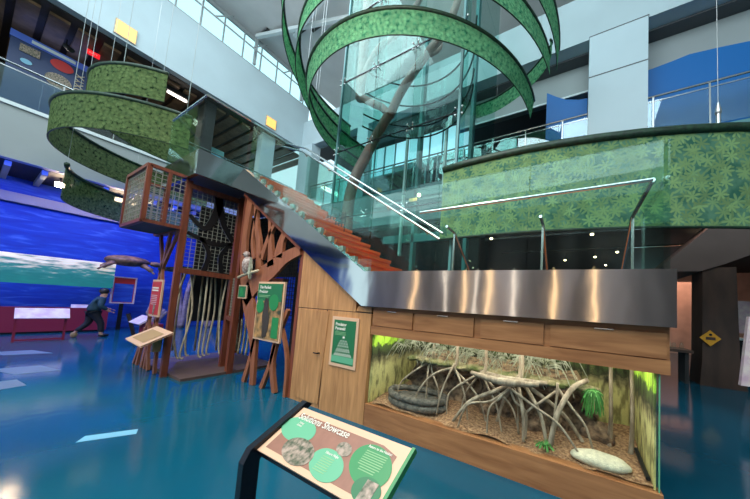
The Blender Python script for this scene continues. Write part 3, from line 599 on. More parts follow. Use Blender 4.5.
# ---------------- green leaf rings ----------------
def ribbon(name, cx, cy_, ra, rb, zt, zb, a0, a1, m, label, group=None, cables=(), ctop=13.98, rim=.045, lean=0):
    e_ = empty(name, (cx, cy_, zb), label, 'hanging leaf ring', group)
    n = max(12, int(abs(a1-a0)/3)); mb = []
    me = bpy.data.meshes.new('leaf_band'); V = []; F = []; UV = []
    for k in range(n+1):
        a = math.radians(a0+(a1-a0)*k/n)
        for j in range(2):
            for th in (0, .012):
                r = (ra if j else rb)+th; V.append((r*math.cos(a), r*math.sin(a), (zt-zb) if j else 0)); UV.append((ra*a, (zt-zb)*j))
    q = lambda k, j, t: k*4+j*2+t
    for k in range(n):
        F += [(q(k, 0, 0), q(k+1, 0, 0), q(k+1, 1, 0), q(k, 1, 0)), (q(k, 0, 1), q(k, 1, 1), q(k+1, 1, 1), q(k+1, 0, 1)), (q(k, 0, 0), q(k, 0, 1), q(k+1, 0, 1), q(k+1, 0, 0)), (q(k, 1, 0), q(k+1, 1, 0), q(k+1, 1, 1), q(k, 1, 1))]
    me.from_pydata(V, [], F); me.materials.append(M[m]); ul = me.uv_layers.new(name='UVMap')
    for p in me.polygons:
        p.use_smooth = False
        for li in p.loop_indices: ul.data[li].uv = UV[me.loops[li].vertex_index]
    o = bpy.data.objects.new('leaf_band', me); col.objects.link(o); o.parent = e_
    P = lambda r, z: [(cx+r*math.cos(math.radians(a0+(a1-a0)*k/n)), cy_+r*math.sin(math.radians(a0+(a1-a0)*k/n)), z) for k in range(n+1)]
    MB().tube(P(ra, zt), rim, 6).build('top_rim', 'rim', e_, True)
    MB().tube(P(rb, zb), rim*.3, 5).build('bottom_hem', 'rim', e_, True)
    for a in cables:
        x, y = cx+ra*math.cos(math.radians(a)), cy_+ra*math.sin(math.radians(a))
        MB().tube([(x, y, zt), (x, y, ctop)], .0045, 5).build('suspension_cable', 'cable', e_)
    return e_
G = 'leaf rings around the glass tower'; cx, cyy = -4.66, 6.62
ribbon('leaf_ring', cx, cyy, 3.48, 3.40, 7.45, 6.97, 170, 362, 'leafA', 'bright green leaf ring round the glass tower, lowest of the tower rings', G, (215, 250, 290, 330))
ribbon('leaf_ring', -4.52, 6.58, 3.77, 3.80, 8.20, 7.60, 165, 355, 'leafA', 'green leaf ring round the glass tower, middle of the tower rings', G, (220, 300, 345))
ribbon('leaf_ring', -4.67, 6.55, 4.09, 4.05, 9.04, 8.40, 175, 367, 'leafA', 'green leaf ring round the glass tower, topmost of the tower rings', G, (200, 340))
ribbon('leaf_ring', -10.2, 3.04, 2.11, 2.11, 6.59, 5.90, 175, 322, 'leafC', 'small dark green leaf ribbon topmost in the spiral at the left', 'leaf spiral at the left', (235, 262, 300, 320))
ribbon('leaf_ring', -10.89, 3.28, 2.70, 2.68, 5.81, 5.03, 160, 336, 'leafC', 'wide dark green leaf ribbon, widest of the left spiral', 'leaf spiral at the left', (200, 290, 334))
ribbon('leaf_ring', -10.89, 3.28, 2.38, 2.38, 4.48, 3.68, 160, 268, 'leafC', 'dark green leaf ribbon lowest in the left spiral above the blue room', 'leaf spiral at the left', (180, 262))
e_ = ribbon('leaf_band_curved', -1.53, 15.79, 11.04, 11.04, 4.76, 3.12, 263.4, 302, 'leafB', 'broad curved band of large green leaves hanging on the right behind the stair landing', None, (288.6,), 13.98, .085)
tbx, tby = -1.53+11.04*math.cos(math.radians(288.6)), 15.79+11.04*math.sin(math.radians(288.6))
MB().tube([(tbx, tby, 4.76), (tbx, tby, 5.0), (tbx, tby, 5.03), (tbx, tby, 5.2)], [.03, .03, .045, .015], 8).build('turnbuckle', 'cable', e_)

# the rear turn of the spiral, seen end on between the two right hand tips
tp = bez([(-.72, 6.05, 8.35), (-.753, 6.3, 8.43), (-1.43, 6.9, 8.48), (-2.44, 7.3, 8.48), (-3.33, 7.6, 8.7)], 6)
rt_ = empty('leaf_ring', (-2, 7, 8.1), 'green leaf ribbon turning behind the right tips of the tower rings', 'hanging leaf ring', G)
me = bpy.data.meshes.new('leaf_band'); V = []; F = []; UV = []; d_ = 0
for k, p in enumerate(tp):
    d_ += (p-tp[k-1]).length if k else 0; h_ = .10+.38*min(1, k/8)
    for zo in (0, -h_):
        for th in (0, .012): V.append((p.x+2, p.y-7+th, p.z-8.1+zo)); UV.append((d_, zo))
for k in range(len(tp)-1):
    a = k*4; F += [(a, a+2, a+6, a+4), (a+1, a+5, a+7, a+3), (a, a+4, a+5, a+1), (a+2, a+3, a+7, a+6)]
me.from_pydata(V, [], F); me.materials.append(M['leafA']); ul = me.uv_layers.new(name='UVMap')
for p in me.polygons:
    for li in p.loop_indices: ul.data[li].uv = UV[me.loops[li].vertex_index]
o = bpy.data.objects.new('leaf_band', me); col.objects.link(o); o.parent = rt_
MB().tube(tp, .03, 6).build('top_rim', 'rim', rt_, True)
for p in (tp[6], tp[18]): MB().tube([p, (p.x, p.y, 13.98)], .0045, 5).build('suspension_cable', 'cable', rt_)

# ---------------- staircase ----------------
YS = 2.53; YF = 3.65; S = .614
st = empty('staircase', (-4, 3, 0), 'orange red staircase with brushed steel side band rising to the left above the wooden case', 'staircase')
ft = lambda x: 2.02+S*(-2.58-x)
# steel bands
b = MB(); b.prism([(-2.58, 1.55), (.68, 1.55), (.68, 2.0), (-2.58, 2.02)], lambda x, z: (x, YS-.07, z), lambda x, z: (x, YS+.03, z)); b.box(.6, YS+.03, 1.55, .68, YF, 2.0); b.build('landing_band', 'steel', st)
b = MB(); b.prism([(-2.58, 1.55), (-2.58, 2.02), (-6.26, 4.24), (-6.26, 3.77)], lambda x, z: (x, YS-.07, z), lambda x, z: (x, YS+.03, z)); b.build('stair_band', 'steel', st)
b = MB(); b.box(-6.32, 1.76, 3.77, -6.26, YS+.03, 4.24); b.box(-8.0, 1.76, 3.77, -6.32, 1.82, 4.24); b.build('upper_landing_band', 'steel', st)
MB().box(-8.0, 1.82, 3.79, -6.27, YF, 3.9).build('upper_landing_soffit', mat('landing_soffit', (.12, .10, .12), .5), st)
MB().box(-8.0, 1.83, 3.9, -6.33, YF, 4.1).build('upper_landing', 'stair', st)
MB().box(-2.57, YS+.04, 1.62, .59, YF, 1.9).build('landing', 'stair', st)
n = 13; rise = 2.2/n; run = 3.6/n
for k in range(n):
    x = -2.6-k*run; z = 1.9+k*rise
    tr_ = MB().box(x-run-.02, YS+.1, z+rise-.05, x+.02, YF-.02, z+rise).build('tread', 'stair', st)
    MB().box(x-.03, YS+.1, z, x, YF-.02, z+rise-.05).build('riser', 'stair', st)
b = MB(); b.prism([(-2.6, 1.62), (-2.6, 1.84), (-6.2, 4.03), (-6.2, 3.80)], lambda x, z: (x, YF-.02, z), lambda x, z: (x, YF+.05, z)); b.build('far_stringer', 'teal', st)
b = MB(); b.prism([(-2.6, 1.56), (-6.2, 3.775), (-6.2, 3.80), (-2.6, 1.60)], lambda x, z: (x, YS+.03, z), lambda x, z: (x, YF, z)); b.build('underside', 'dark', st)
b = MB()
for k in range(n):
    x = -2.6-k*run; z = 1.9+k*rise; b.box(x-.15, YS+.04, z+.02, x-.02, YS+.09, z+rise+.03)
b.build('glass_clamps', mat('clamp', (.35, .40, .36), .5), st)
# glass guards of the stair
gd = empty('stair_guard', (-2.5, 2.5, 2.0), 'clear glass guard standing on the steel band of the stair and landing', 'glass guard')
for k in range(3):
    xa = -2.56+k*1.06; MB().box(xa, YS-.03, 2.01, xa+1.05, YS-.016, 3.08).build('glass_pane', 'glass', gd)
for k in range(3):
    xa = -2.58-k*1.2; xb = xa-1.19; MB().prism([(xa, ft(xa)), (xb, ft(xb)), (xb, ft(xb)+1.06), (xa, ft(xa)+1.06)], lambda x, z: (x, YS-.03, z), lambda x, z: (x, YS-.016, z)).build('glass_pane', 'glass', gd)
MB().box(-6.3, 1.8, 4.24, -6.286, YS-.04, 5.3).build('glass_pane', 'glass', gd); MB().box(-7.98, 1.78, 4.24, -6.3, 1.794, 5.3).build('glass_pane', 'glass', gd)
MB().box(.64, YS-.02, 2.0, .654, 3.45, 3.08).build('glass_pane', 'glass', gd)
MB().tube([(-6.293, YS-.03, 5.32), (-6.293, 1.787, 5.32), (-7.98, 1.787, 5.32)], .018, 6).build('top_rail', 'steelpost', gd)
fg = empty('far_stair_guard', (-4, 3.4, 2.0), 'glass guard with twin steel handrails on the far side of the staircase', 'glass guard')
for k in range(3):
    xa = -2.58-k*1.2; xb = xa-1.19; MB().prism([(xa, ft(xa)-.1), (xb, ft(xb)-.1), (xb, ft(xb)+1.0), (xa, ft(xa)+1.0)], lambda x, z: (x, 3.70, z), lambda x, z: (x, 3.714, z)).build('glass_pane', 'glass', fg)
hz = lambda x: 2.75+.614*(-2.1-x)
MB().tube([(-2.1, 3.62, hz(-2.1)), (-6.3, 3.62, hz(-6.3)), (-7.2, 3.62, hz(-6.3)+.35)], .024, 8).build('handrail', 'steelpost', fg)
MB().tube([(-2.1, 3.71, hz(-2.1)+.13), (-6.3, 3.71, hz(-6.3)+.13), (-7.2, 3.71, hz(-6.3)+.5)], .022, 8).build('top_rail', 'steelpost', fg)
for k in range(5):
    x = -2.4-k*.95; MB().beam((x, 3.62, hz(x)), (x, 3.70, hz(x)-.06), .02).build('bracket', 'steelpost', fg)
# lower flight going down behind the landing
lf = empty('lower_flight', (-.65, 4.5, 0), 'lower flight of orange stairs going down behind the steel landing', 'staircase')
for k in range(10):
    y = YF+.02+k*.28; z = 1.9-(k+1)*.19; MB().box(-1.85, y, z-.04, .55, y+.3, z).build('tread', 'stair', lf)
for x in (-1.9, .57): MB().prism([(YF+.02, 1.6), (YF+.02, 1.95), (6.5, .05), (6.3, 0), (5.9, 0)], lambda y, z: (x, y, z), lambda y, z: (x+.05, y, z)).build('stringer', 'steel', lf)
for x, lb in ((-1.86, 0), (-.45, 1), (.6, 2)):  # left and middle rails model reflections in the guard glass
    MB().tube([(x, 2.78 if lb == 2 else 3.4, 2.88), (x, 3.7, 2.86), (x, 6.3, 1.0)], .022, 8).build('handrail', 'steelpost', lf)
    MB().beam((x, 3.7, 1.9), (x, 3.7, 2.84), .03).build('baluster', 'steelpost', lf); MB().beam((x, 6.25, 0), (x, 6.25, 1.03), .03).build('baluster', 'steelpost', lf)
MB().tube([(-1.95, 2.78, 2.88), (.6, 2.78, 2.88)], .018, 8).build('cross_handrail', 'steelpost', lf)

# ---------------- wooden case with the mangrove tank ----------------
cs = empty('display_case', (-1.7, 3.0, 0), 'long wooden case under the stairs holding the lit mangrove tank', 'display case')
def pan(n_, poly, y0, y1, m, par=cs): return MB().prism(poly, lambda x, z: (x, y0, z), lambda x, z: (x, y1, z)).build(n_, m, par)
zz = lambda x: 1.55+S*(-2.58-x)-.004
pan('stair_side_panel', [(-4.05, 1.46), (-2.75, 1.46), (-2.75, zz(-2.75)), (-4.05, zz(-4.05))], YS, YS+.06, 'wood')
pan('left_panel', [(-4.05, .0), (-3.34, .0), (-3.27, 1.455), (-4.05, 1.455)], YS+.005, YS+.06, 'wood')
# door panel
dr = pan('door', [(-3.93, .06), (-3.36, .06), (-3.29, 1.43), (-3.91, 1.43)], YS-.008, YS+.003, 'wood')
MB().tube([(-3.42, YS-.05, .80), (-3.42, YS-.01, .80)], .012, 8).beam((-3.42, YS-.05, .80), (-3.5, YS-.05, .80), .015).build('door_handle', 'black', dr)
b = MB(); b.box(-3.35, YS+.002, .0, -3.335, YS+.06, 1.455); b.box(-4.05, YS+.002, 1.452, -2.45, YS+.06, 1.465); b.build('joint', 'gap', cs)
pan('sign_panel', [(-3.33, .0), (-2.45, .0), (-2.45, 1.45), (-3.33, 1.45)], YS, YS+.06, 'wood')
pan('upper_corner_panel', [(-2.74, 1.47), (-2.45, 1.47), (-2.45, 1.54), (-2.70, 1.54)], YS, YS+.06, 'wood')
MB().box(.572, YS+.05, .2, .585, YF+.03, 1.245).build('painted_end', 'backdrop', cs)
pan('base_rail', [(-2.44, 0), (.62, 0), (.62, .28), (-2.44, .28)], YS, YS+.10, 'woodx')
pan('header_rail', [(-2.44, 1.18), (.66, 1.18), (.66, 1.29), (-2.44, 1.29)], YS, YS+.08, 'woodx')
hd = [(-2.42, -1.78), (-1.74, -.98), (-.90, -.27), (-.21, .64)]
for k, (a, b2) in enumerate(hd):
    hp = MB().box(a, YS, 1.30, b2, YS+.05, 1.50).build('header_hatch', 'woodx', cs)
    MB().box((a+b2)/2-.07, YS-.012, 1.492, (a+b2)/2+.07, YS, 1.503).build('hinge', 'steelpost', hp)
MB().box(-2.44, YS+.02, 1.29, .66, YS+.07, 1.548).build('header_back', 'woodx', cs)
MB().box(.60, YS+.08, 1.18, .66, YF+.1, 1.548).build('right_header', 'woodx', cs)
MB().box(-4.05, YS+.06, 0, -3.99, YF+.1, 2.3).build('left_side', 'redwood', cs)
MB().box(-3.98, YF+.0, 0, -2.5, YF+.05, 1.5).build('back_panel', 'wood', cs)
MB().box(-2.44, YS+.10, 0, .6, YF+.1, .2).build('tank_base', 'woodx', cs)
MB().box(-2.44, YS+.09, 1.245, .6, YF+.1, 1.29).build('tank_lid', 'dark', cs)
MB().box(-2.435, YF+.04, .2, .6, YF+.06, 1.245).build('painted_backdrop', 'backdrop', cs); MB().box(-2.439, YS+.048, .2, -2.417, YF+.04, 1.245).build('painted_side', 'backdrop', cs)
MB().box(-2.43, YS+.03, .28, .60, YS+.042, 1.18).build('front_glass', 'clear', cs); MB().box(.588, YS+.045, .2, .60, YF+.03, 1.18).build('side_glass', 'clear', cs)
MB().box(.597, YS+.024, .28, .604, YS+.044, 1.18).build('glass_edge', 'palegreen', cs)
sb = MB()
nx, ny = 40, 14; i0 = 0
for jx in range(nx+1):
    for jy in range(ny+1):
        x = -2.41+jx/nx*2.98; y = YS+.05+jy/ny*.93; z = .285+.09*(jy/ny)+.02*math.sin(x*5+y*7)+.012*math.sin(x*13+2*y); sb.v.append((x, y, z))
for jx in range(nx):
    for jy in range(ny): a = jx*(ny+1)+jy; sb.f.append((a, a+ny+1, a+ny+2, a+1))
tag(sb.build('bark_substrate', 'soil', None, True), 'loose brown bark bedding covering the tank floor', 'bedding', kind='stuff')
# earth bank with a ledge
bank = MB(); pr = [(-2.12, .86), (-1.9, .80), (-1.5, .84), (-1.1, .86), (-.7, .82), (-.3, .80), (.0, .83), (.22, .80)]
bm_ = MB(); nn = 46; prof = [(0, .30), (-.02, .45), (.08, .58), (.02, .70), (-.16, .78), (-.17, .84), (.0, .90), (.3, .93)]
for k in range(nn+1):
    x = -2.15+2.38*k/nn; w_ = .06*math.sin(9*x)+.04*math.sin(21*x+1); h = .02*math.sin(6*x)
    ed = min(1, (k)/4, (nn-k)/4)
    for (py_, pz_) in prof: bm_.v.append((x, 3.15+py_*(.6+.4*ed)+w_*(1 if pz_ < .8 else .4), .3+(pz_-.3+h)*(.5+.5*ed)))
q = len(prof)
for k in range(nn):
    for jj in range(q-1): bm_.f.append((k*q+jj, (k+1)*q+jj, (k+1)*q+jj+1, k*q+jj+1))
bm_.f.append(tuple(range(q))); bm_.f.append(tuple(nn*q+jj for jj in reversed(range(q))))
bk = bm_.build('earth_bank', 'rock', None, True); tag(bk, 'eroded brown earth bank with an overhanging ledge along the back of the tank', 'earth bank')
top = MB()
for k in range(30):
    x = -2.05+k*.076; top.blob((x, 3.02+.03*math.sin(k), .855+.01*math.sin(k*1.7)), (.09, .12, .035), k, .25, 9, 6)
t_ = top.build('moss_layer', 'moss', bk, True)
# mangrove prop roots
RB = random.Random(3)
rootsets = [(-.95, 2.85, 1.2), (-.55, 2.9, 1.22), (-.62, 2.78, .84), (-1.35, 2.9, 1.2), (-.15, 2.85, .95), (-1.75, 3.0, 1.2)]
lab = ['grey mangrove root cluster at the middle of the tank, left of the thick stem', 'grey mangrove root cluster with the thickest stem in the tank', 'low arching mangrove roots spreading over the bark in the middle of the tank', 'thin mangrove root cluster between the tub and the middle', 'crooked mangrove root cluster beside the green grass tuft', 'mangrove root cluster above the dark coiled tub']
for i, (x, y, z) in enumerate(rootsets):
    mb = MB(); r0 = .02 if i != 1 else .032
    if z > 1: mb.tube(bez([(x, y+.05, z), (x+.02, y+.02, .95), (x, y, .82)], 5), [r0]*11, 7)
    nr = (4, 5, 5, 4, 3, 3)[i]
    for k in range(nr):
        dx = (k-(nr-1)/2)*.19+RB.uniform(-.10, .10); dy = RB.uniform(-.22, .08); zs = min(z, .9)-RB.uniform(0, .08)
        mb.tube(bez([(x, y, zs), (x+dx*.6+RB.uniform(-.03, .03), y+dy*.5, zs-.08-RB.uniform(0, .08)), (x+dx*1.2, y+dy*.9, .55), (x+dx*RB.uniform(1.2, 1.7), y+dy, .29)], 5), [r0*.75-.0004*t for t in range(16)], 7)
    if i == 4: mb.tube(bez([(.12, 2.95, .95), (-.02, 2.85, .86), (-.14, 2.75, .62), (-.2, 2.72, .3)], 5), [.026]*16, 7)
    if i in (1, 2): mb.tube(bez([(x-.45, y, .86), (x-.1, y-.06, .84), (x+.3, y-.04, .87)], 5), [.022, .026, .03, .033, .036, .04, .04, .036, .03, .026, .02], 8)
    tag(mb.build('mangrove_roots', 'root', None, True), lab[i], 'roots', 'mangrove roots in the tank')
# hanging grey leaves along the top and back
for i, (x, lb) in enumerate(((-2.12, 'long drooping grey green leaves at the top left of the tank'), (-1.6, 'drooping grey green leaves above the tub'), (-1.15, 'fan of pale drooping leaves above the ledge'), (-.7, 'drooping grey leaves behind the middle roots'), (-.3, 'drooping grey leaves above the crooked roots'))):
    mb = MB()
    for k in range(60):
        a = RB.uniform(-1, 1); l = RB.uniform(.22, .5); y = RB.uniform(2.95, 3.3); z0 = RB.uniform(.98, 1.2); wv = .009
        p = bez([(x+a*.05, y, z0), (x+a*l*.6, y-.05, z0+.02), (x+a*l, y-.1, z0-l*.55)], 4)
        for u_, v_ in zip(p, p[1:]): mb.quad(u_-Vector((0, 0, wv)), v_-Vector((0, 0, wv)), v_+Vector((0, 0, wv)), u_+Vector((0, 0, wv)))
    tag(mb.build('drooping_plant', 'drygrass'), lb, 'plant', 'drooping plants at the tank top')
def tuft(name, x, y, z, h, m, n_, lb, sp=.1, droop=.5):
    mb = MB()
    for k in range(n_):
        a = RB.uniform(0, 6.28); l = RB.uniform(.4, 1)*sp; p = bez([(x, y, z), (x+l*.5*math.cos(a), y+l*.5*math.sin(a), z+h), (x+l*math.cos(a), y+l*math.sin(a), z+h*(1-droop*2*RB.random()))], 4)
        for u_, v_ in zip(p, p[1:]): mb.quad(u_-Vector((.004, 0, 0)), v_-Vector((.003, 0, 0)), v_+Vector((.003, 0, 0)), u_+Vector((.004, 0, 0)))
    return tag(mb.build(name, m), lb, 'plant')
tuft('grass_tuft', .17, 2.88, .84, .04, 'grass', 160, 'bright green grass tuft hanging from the right end of the ledge', .11, 3.2)
tuft('grass_tuft', -.24, 2.66, .31, .05, 'grass', 40, 'small green plant lying on the bark left of the white stone', .13, .5)
lm = MB()
for k in range(110):
    x = -2.38+RB.random()*.2 if k % 6 == 0 else .15+RB.random()*.42; y = 3.3+RB.random()*.15; z = 1.08+RB.random()*.13; a = RB.uniform(0, 6.28); r = .02
    lm.quad((x, y, z), (x+r*math.cos(a), y-.01, z+r*math.sin(a)), (x+2*r*math.cos(a+.3), y, z+2*r*math.sin(a+.3)), (x+r*math.cos(a+.7), y-.01, z+r*math.sin(a+.7)))
tag(lm.build('leaf_foliage', 'lime'), 'bright lime leaves at the upper right of the tank', 'foliage', kind='stuff')
for k, (x, y) in enumerate(((.33, 3.1), (.5, 3.05))):
    tag(MB().tube(bez([(x, y, .3), (x+.01, y, .6), (x, y+.01, 1.24)], 5), [.03]+[.022]*4+[.018]*6, 8).build('slim_trunk', 'root', None, True), ['slim grey trunk at the right of the tank, left of the two', 'slim grey trunk nearest the right end glass of the tank'][k], 'trunk')
tb = empty('coiled_tub', (-1.85, 2.86, .3), 'dark coiled oval tub lying on the bark at the left of the tank', 'tub')
def ring(mb, cx_, cy2, rx, ry, z, r):
    mb.tube([(cx_+rx*math.cos(2*PI*k/28)*(1+.03*math.sin(5*k)), cy2+ry*math.sin(2*PI*k/28), z+.006*math.sin(3*k)) for k in range(29)], r, 8, False)
mb = MB(); ring(mb, -1.85, 2.86, .40, .21, .335, .045); mb.build('lower_coil', 'tub', tb, True)
mb = MB(); ring(mb, -1.86, 2.87, .41, .22, .42, .042); mb.build('upper_coil', 'tub', tb, True)
MB().blob((-1.86, 2.87, .37), (.38, .20, .03), 2, .03).build('floor', 'tub', tb, True)
tag(MB().blob((.22, 2.69, .335), (.235, .11, .06), 5, .06, 20, 10).build('flat_stone', 'stone', None, True), 'large flat white stone on the bark at the right of the tank', 'stone')
tag(MB().tube([(.545, 2.62, .33), (.54, 3.05, .36)], .018, 8).build('black_pipe', 'black'), 'black pipe lying on the tank floor by the right end glass', 'pipe')
for k, (x, y, r, lb) in enumerate(((-1.62, 3.0, .05, 'brown rock on the slope right of the coiled tub'), (-.95, 3.1, .07, 'brown rock beneath the overhanging ledge'), (-.35, 3.0, .09, 'cream streaked rock under the ledge near the grass tuft'), (.22, 3.15, .10, 'rounded brown rock behind the white stone'))):
    tag(MB().blob((x, y, .3+r*.8), (r*1.5, r, r), k+9, .25).build('rock', 'rock', None, True), lb, 'rock', 'rocks under the bank')
# pyramid sign on the case
sg = empty('pyramid_sign', (-2.92, YS-.02, .68), 'green Predator Pyramid sign in a pale frame on the wooden case', 'sign')
yb = YS-.0105
def panel(name, x0, z0, x1, z1, m, par, y, th=.006, label=None): return MB().box(x0, y-th, z0, x1, y, z1).build(name, m, par)
panel('frame', -3.18, .67, -2.65, 1.37, 'cream', sg, yb+.01, .018)
panel('face', -3.135, .715, -2.695, 1.325, 'signgreen', sg, yb-.007, .004)
panel('lower_field', -3.135, .735, -2.695, .82, 'palegreen', sg, yb-.0105, .002)
text('Predator', 'lettering', (-3.10, yb-.012, 1.245), (1, 0, 0), (0, 0, 1), .062, 'signwhite', sg, bold=.015); text('Pyramid', 'lettering', (-3.10, yb-.012, 1.185), (1, 0, 0), (0, 0, 1), .062, 'signwhite', sg, bold=.015)
tl = MB()
for k in range(3): tl.box(-3.10, yb-.012, 1.15-k*.018, -2.88, yb-.011, 1.157-k*.018)
tl.build('small_text', 'signlines', sg)
pt = MB(); pt.disc((-2.915, yb-.012, 1.085), (1, 0, 0), (0, 0, 1), .022, .016, 8, .001)
for r_, (z, n_, w_) in enumerate(((1.035, 3, .10), (1.0, 4, .15), (.965, 5, .18), (.92, 6, .22), (.895, 7, .25), (.855, 8, .29), (.835, 9, .32))):
    for k in range(n_):
        x = -2.915-w_/2+w_*k/(n_-1); pt.prism([(x-.013, z-.01), (x+.013, z-.006), (x+.008, z+.012), (x-.004, z+.006)], lambda a, c: (a, yb-.013, c), lambda a, c: (a, yb-.011, c))
pt.build('animal_pyramid', 'signwhite', sg)
# ---------------- solutions sign in front ----------------
ss = empty('reading_sign', (-1.15, .95, 0), 'slanted Solutions Showcase reading panel with green circles on a black stand, foreground', 'sign')
A = Vector((-1.55, 1.07, .90)); EX = Vector((1, 0, 0)); EY = Vector((0, -.247, -.144)).normalized(); NN = EY.cross(EX).normalized()
if NN.z < 0: NN = -NN
def PP(u_, v_, o=0): return A+EX*u_+EY*v_+NN*o
def pl(name, poly, m, o0, o1, par=ss): return MB().prism(poly, lambda u_, v_: PP(u_, v_, o0), lambda u_, v_: PP(u_, v_, o1)).build(name, m, par)
pl('board', [(0, 0), (.85, 0), (.85, .29), (0, .29)], 'cream', 0, -.012)
pl('brown_field', [(.035, .035), (.70, .035), (.80, .06), (.80, .262), (.035, .262)], 'signbrown', .0015, 0)
pl('edge_strip', [(.85, -.005), (.868, -.005), (.868, .295), (.85, .295)], 'leafgreen', .004, -.03)
def circ(name, c, a, b, m, o): return pl(name, [(c[0]+a[0]*math.cos(2*PI*k/36)+b[0]*math.sin(2*PI*k/36), c[1]+a[1]*math.cos(2*PI*k/36)+b[1]*math.sin(2*PI*k/36)) for k in range(36)], m, o, o-.0015)
circ('pale_green_circle', (.124, .122), (.112, -.0355), (.085, .0575), 'palegreen', .003)
circ('photo_circle', (.255, .214), (.094, -.032), (.078, .053), 'photo', .0042)
circ('green_circle', (.474, .21), (.090, -.031), (.074, .060), 'palegreen', .003)
circ('small_photo_circle', (.505, .121), (.0425, -.014), (.032, .0295), 'photo', .0042)
circ('large_green_circle', (.698, .136), (.104, -.036), (.073, .082), 'leafgreen', .003)
circ('dark_green_circle', (.757, .228), (.066, -.024), (.041, .044), 'signgreen', .0036)
pl('tablet_photo', [(.735, .19), (.80, .19), (.80, .27), (.735, .27)], 'photo', .0055, .0038)
text('Solutions Showcase', 'lettering', PP(.045, .070, .005), EX, -EY, .054, 'signwhite', ss, .0008, .004)
text('Taking\nAction', 'lettering', PP(.085, .092, .004), EX, -EY, .016, 'signwhite', ss, .0005, .01)
text('Nature Helps', 'lettering', PP(.42, .17, .004), EX, -EY, .017, 'signwhite', ss, .0005, .01)
text('Return to the Habitat', 'lettering', PP(.625, .068, .004), EX, -EY, .017, 'signwhite', ss, .0005, .01)
tl = MB()
for k in range(9):
    z = .082+k*.0105; wv = .07 if k < 7 else .05
    tl.prism([(.70-wv, z), (.70+wv*RB.uniform(.8, 1), z), (.70+wv*.9, z+.004), (.70-wv, z+.004)], lambda a, c: PP(a, c, .0040), lambda a, c: PP(a, c, .003))
tl.build('body_text', 'signlines', ss); tl = MB()
for k in range(7):
    z = .182+k*.0105; tl.prism([(.42, z), (.50+.012*RB.random(), z), (.50, z+.004), (.42, z+.004)], lambda a, c: PP(a, c, .0040), lambda a, c: PP(a, c, .003))
tl.build('body_text', 'signlines', ss)
sd = MB(); sd.prism([(1.13, .905), (1.09, .93), (.79, .765), (.76, .70), (.76, .0), (.84, .0), (.84, .69), (.87, .735)], lambda y, z: (-1.553, y, z), lambda y, z: (-1.60, y, z)); sd.build('side_support', 'blackmetal', ss)
sd = MB(); sd.prism([(1.10, .86), (.84, .71), (.84, .69), (.84, 0), (.78, 0), (.78, .68), (.80, .70)], lambda y, z: (-.70, y, z), lambda y, z: (-.74, y, z)); sd.build('side_support', 'blackmetal', ss)
MB().box(-1.6, .72, 0, -.7, .95, .02).build('foot_plate', 'blackmetal', ss)
MB().prism([(1.07, .885), (.83, .74), (.83, .72), (1.09, .86)], lambda y, z: (-1.56, y, z), lambda y, z: (-.69, y, z)).build('tray', 'blackmetal', ss)

# ---------------- play tower ----------------
pt_ = empty('play_tower', (-7.4, 2.6, 0), 'red brown wooden climbing tower with netted cage and hanging poles under the stair landing', 'play structure')
def post(n_, p, q, wd=.1, m='redwood', par=pt_, dp=None): return MB().beam(p, q, wd, dp or wd).build(n_, m, par)
post('post', (-6.78, 1.84, 0), (-6.78, 1.84, 3.76), .085)
post('post', (-6.74, 2.68, 0), (-6.74, 2.68, 3.76), .09)
post('post', (-6.24, 2.60, 0), (-6.24, 2.60, 3.74), .1)
post('post', (-8.15, 3.5, 0), (-8.15, 3.5, 3.76), .12)
post('post', (-4.10, 2.58, 0), (-4.10, 2.58, 2.40), .09)
post('cross_beam', (-6.78, 1.84, 2.0), (-6.74, 2.68, 1.96), .1)
post('cross_beam', (-6.78, 1.84, 3.66), (-6.74, 2.68, 3.66), .1)
post('cross_beam', (-6.74, 2.68, 1.1), (-6.2, 2.62, 1.05), .08)
post('cross_beam', (-8.2, 1.84, 2.8), (-6.78, 1.84, 2.8), .1)
post('cross_beam', (-8.15, 3.5, 2.0), (-6.2, 3.5, 2.0), .1)
MB().box(-8.4, 1.9, 0, -6.2, 3.5, .05).build('platform', mat('platform_board', (.10, .06, .05), .6), pt_)
MB().box(-8.1, 1.9, 2.02, -6.8, 3.45, 2.08).build('upper_deck', 'dark', pt_)
MB().box(-8.26, 2.5, .9, -8.22, 3.6, 3.72).build('dark_backing', 'dark', pt_); MB().box(-8.2, 3.58, 2.1, -5.97, 3.62, 3.72).build('dark_backing', 'dark', pt_)  # dark sheets added to hide the blue and deepen the shade behind
# cage
cage = empty('climbing_cage', (-7.4, 1.55, 2.8)); cage.parent = pt_; cage.location = Vector((-7.4, 1.55, 2.8))-pt_.location
fz0, fz1, fy = 2.80, 3.80, 1.33
f = MB()
for x, y in ((-8, fy), (-6.78, fy), (-8, 1.84)): f.beam((x, y, fz0), (x, y, fz1), .06)
for z in (fz0, fz1): f.beam((-8, fy, z), (-6.78, fy, z), .06); f.beam((-6.78, fy, z), (-6.78, 1.84, z), .06); f.beam((-8, fy, z), (-8, 1.84, z), .06)
f.beam((-6.78, 1.58, fz0), (-6.78, 1.58, fz1), .05)
f.build('cage_frame', 'redwood', cage)
MB().box(-7.97, fy+.03, fz0-.02, -6.81, 1.8, fz0+.01).build('cage_floor', 'darkbrown', cage)
def net(n_, P, w_, h_, par, step=.07, r=.006, m='rope'):
    mb = MB(); nx = int(w_/step); nz = int(h_/step)
    for k in range(nx+1): mb.beam(P(k*step, 0), P(k*step, h_), r*2)
    for k in range(nz+1): mb.beam(P(0, k*step), P(w_, k*step), r*2)
    return mb.build(n_, m, par)
net('net', lambda a, b: (-7.97+a, fy, fz0+.02+b), 1.15, .95, cage, .1, .005); net('net', lambda a, b: (-6.78, fy+a, fz0+.02+b), .48, .95, cage, .08, .005); net('net', lambda a, b: (-8, fy+a, fz0+.02+b), .48, .95, cage)
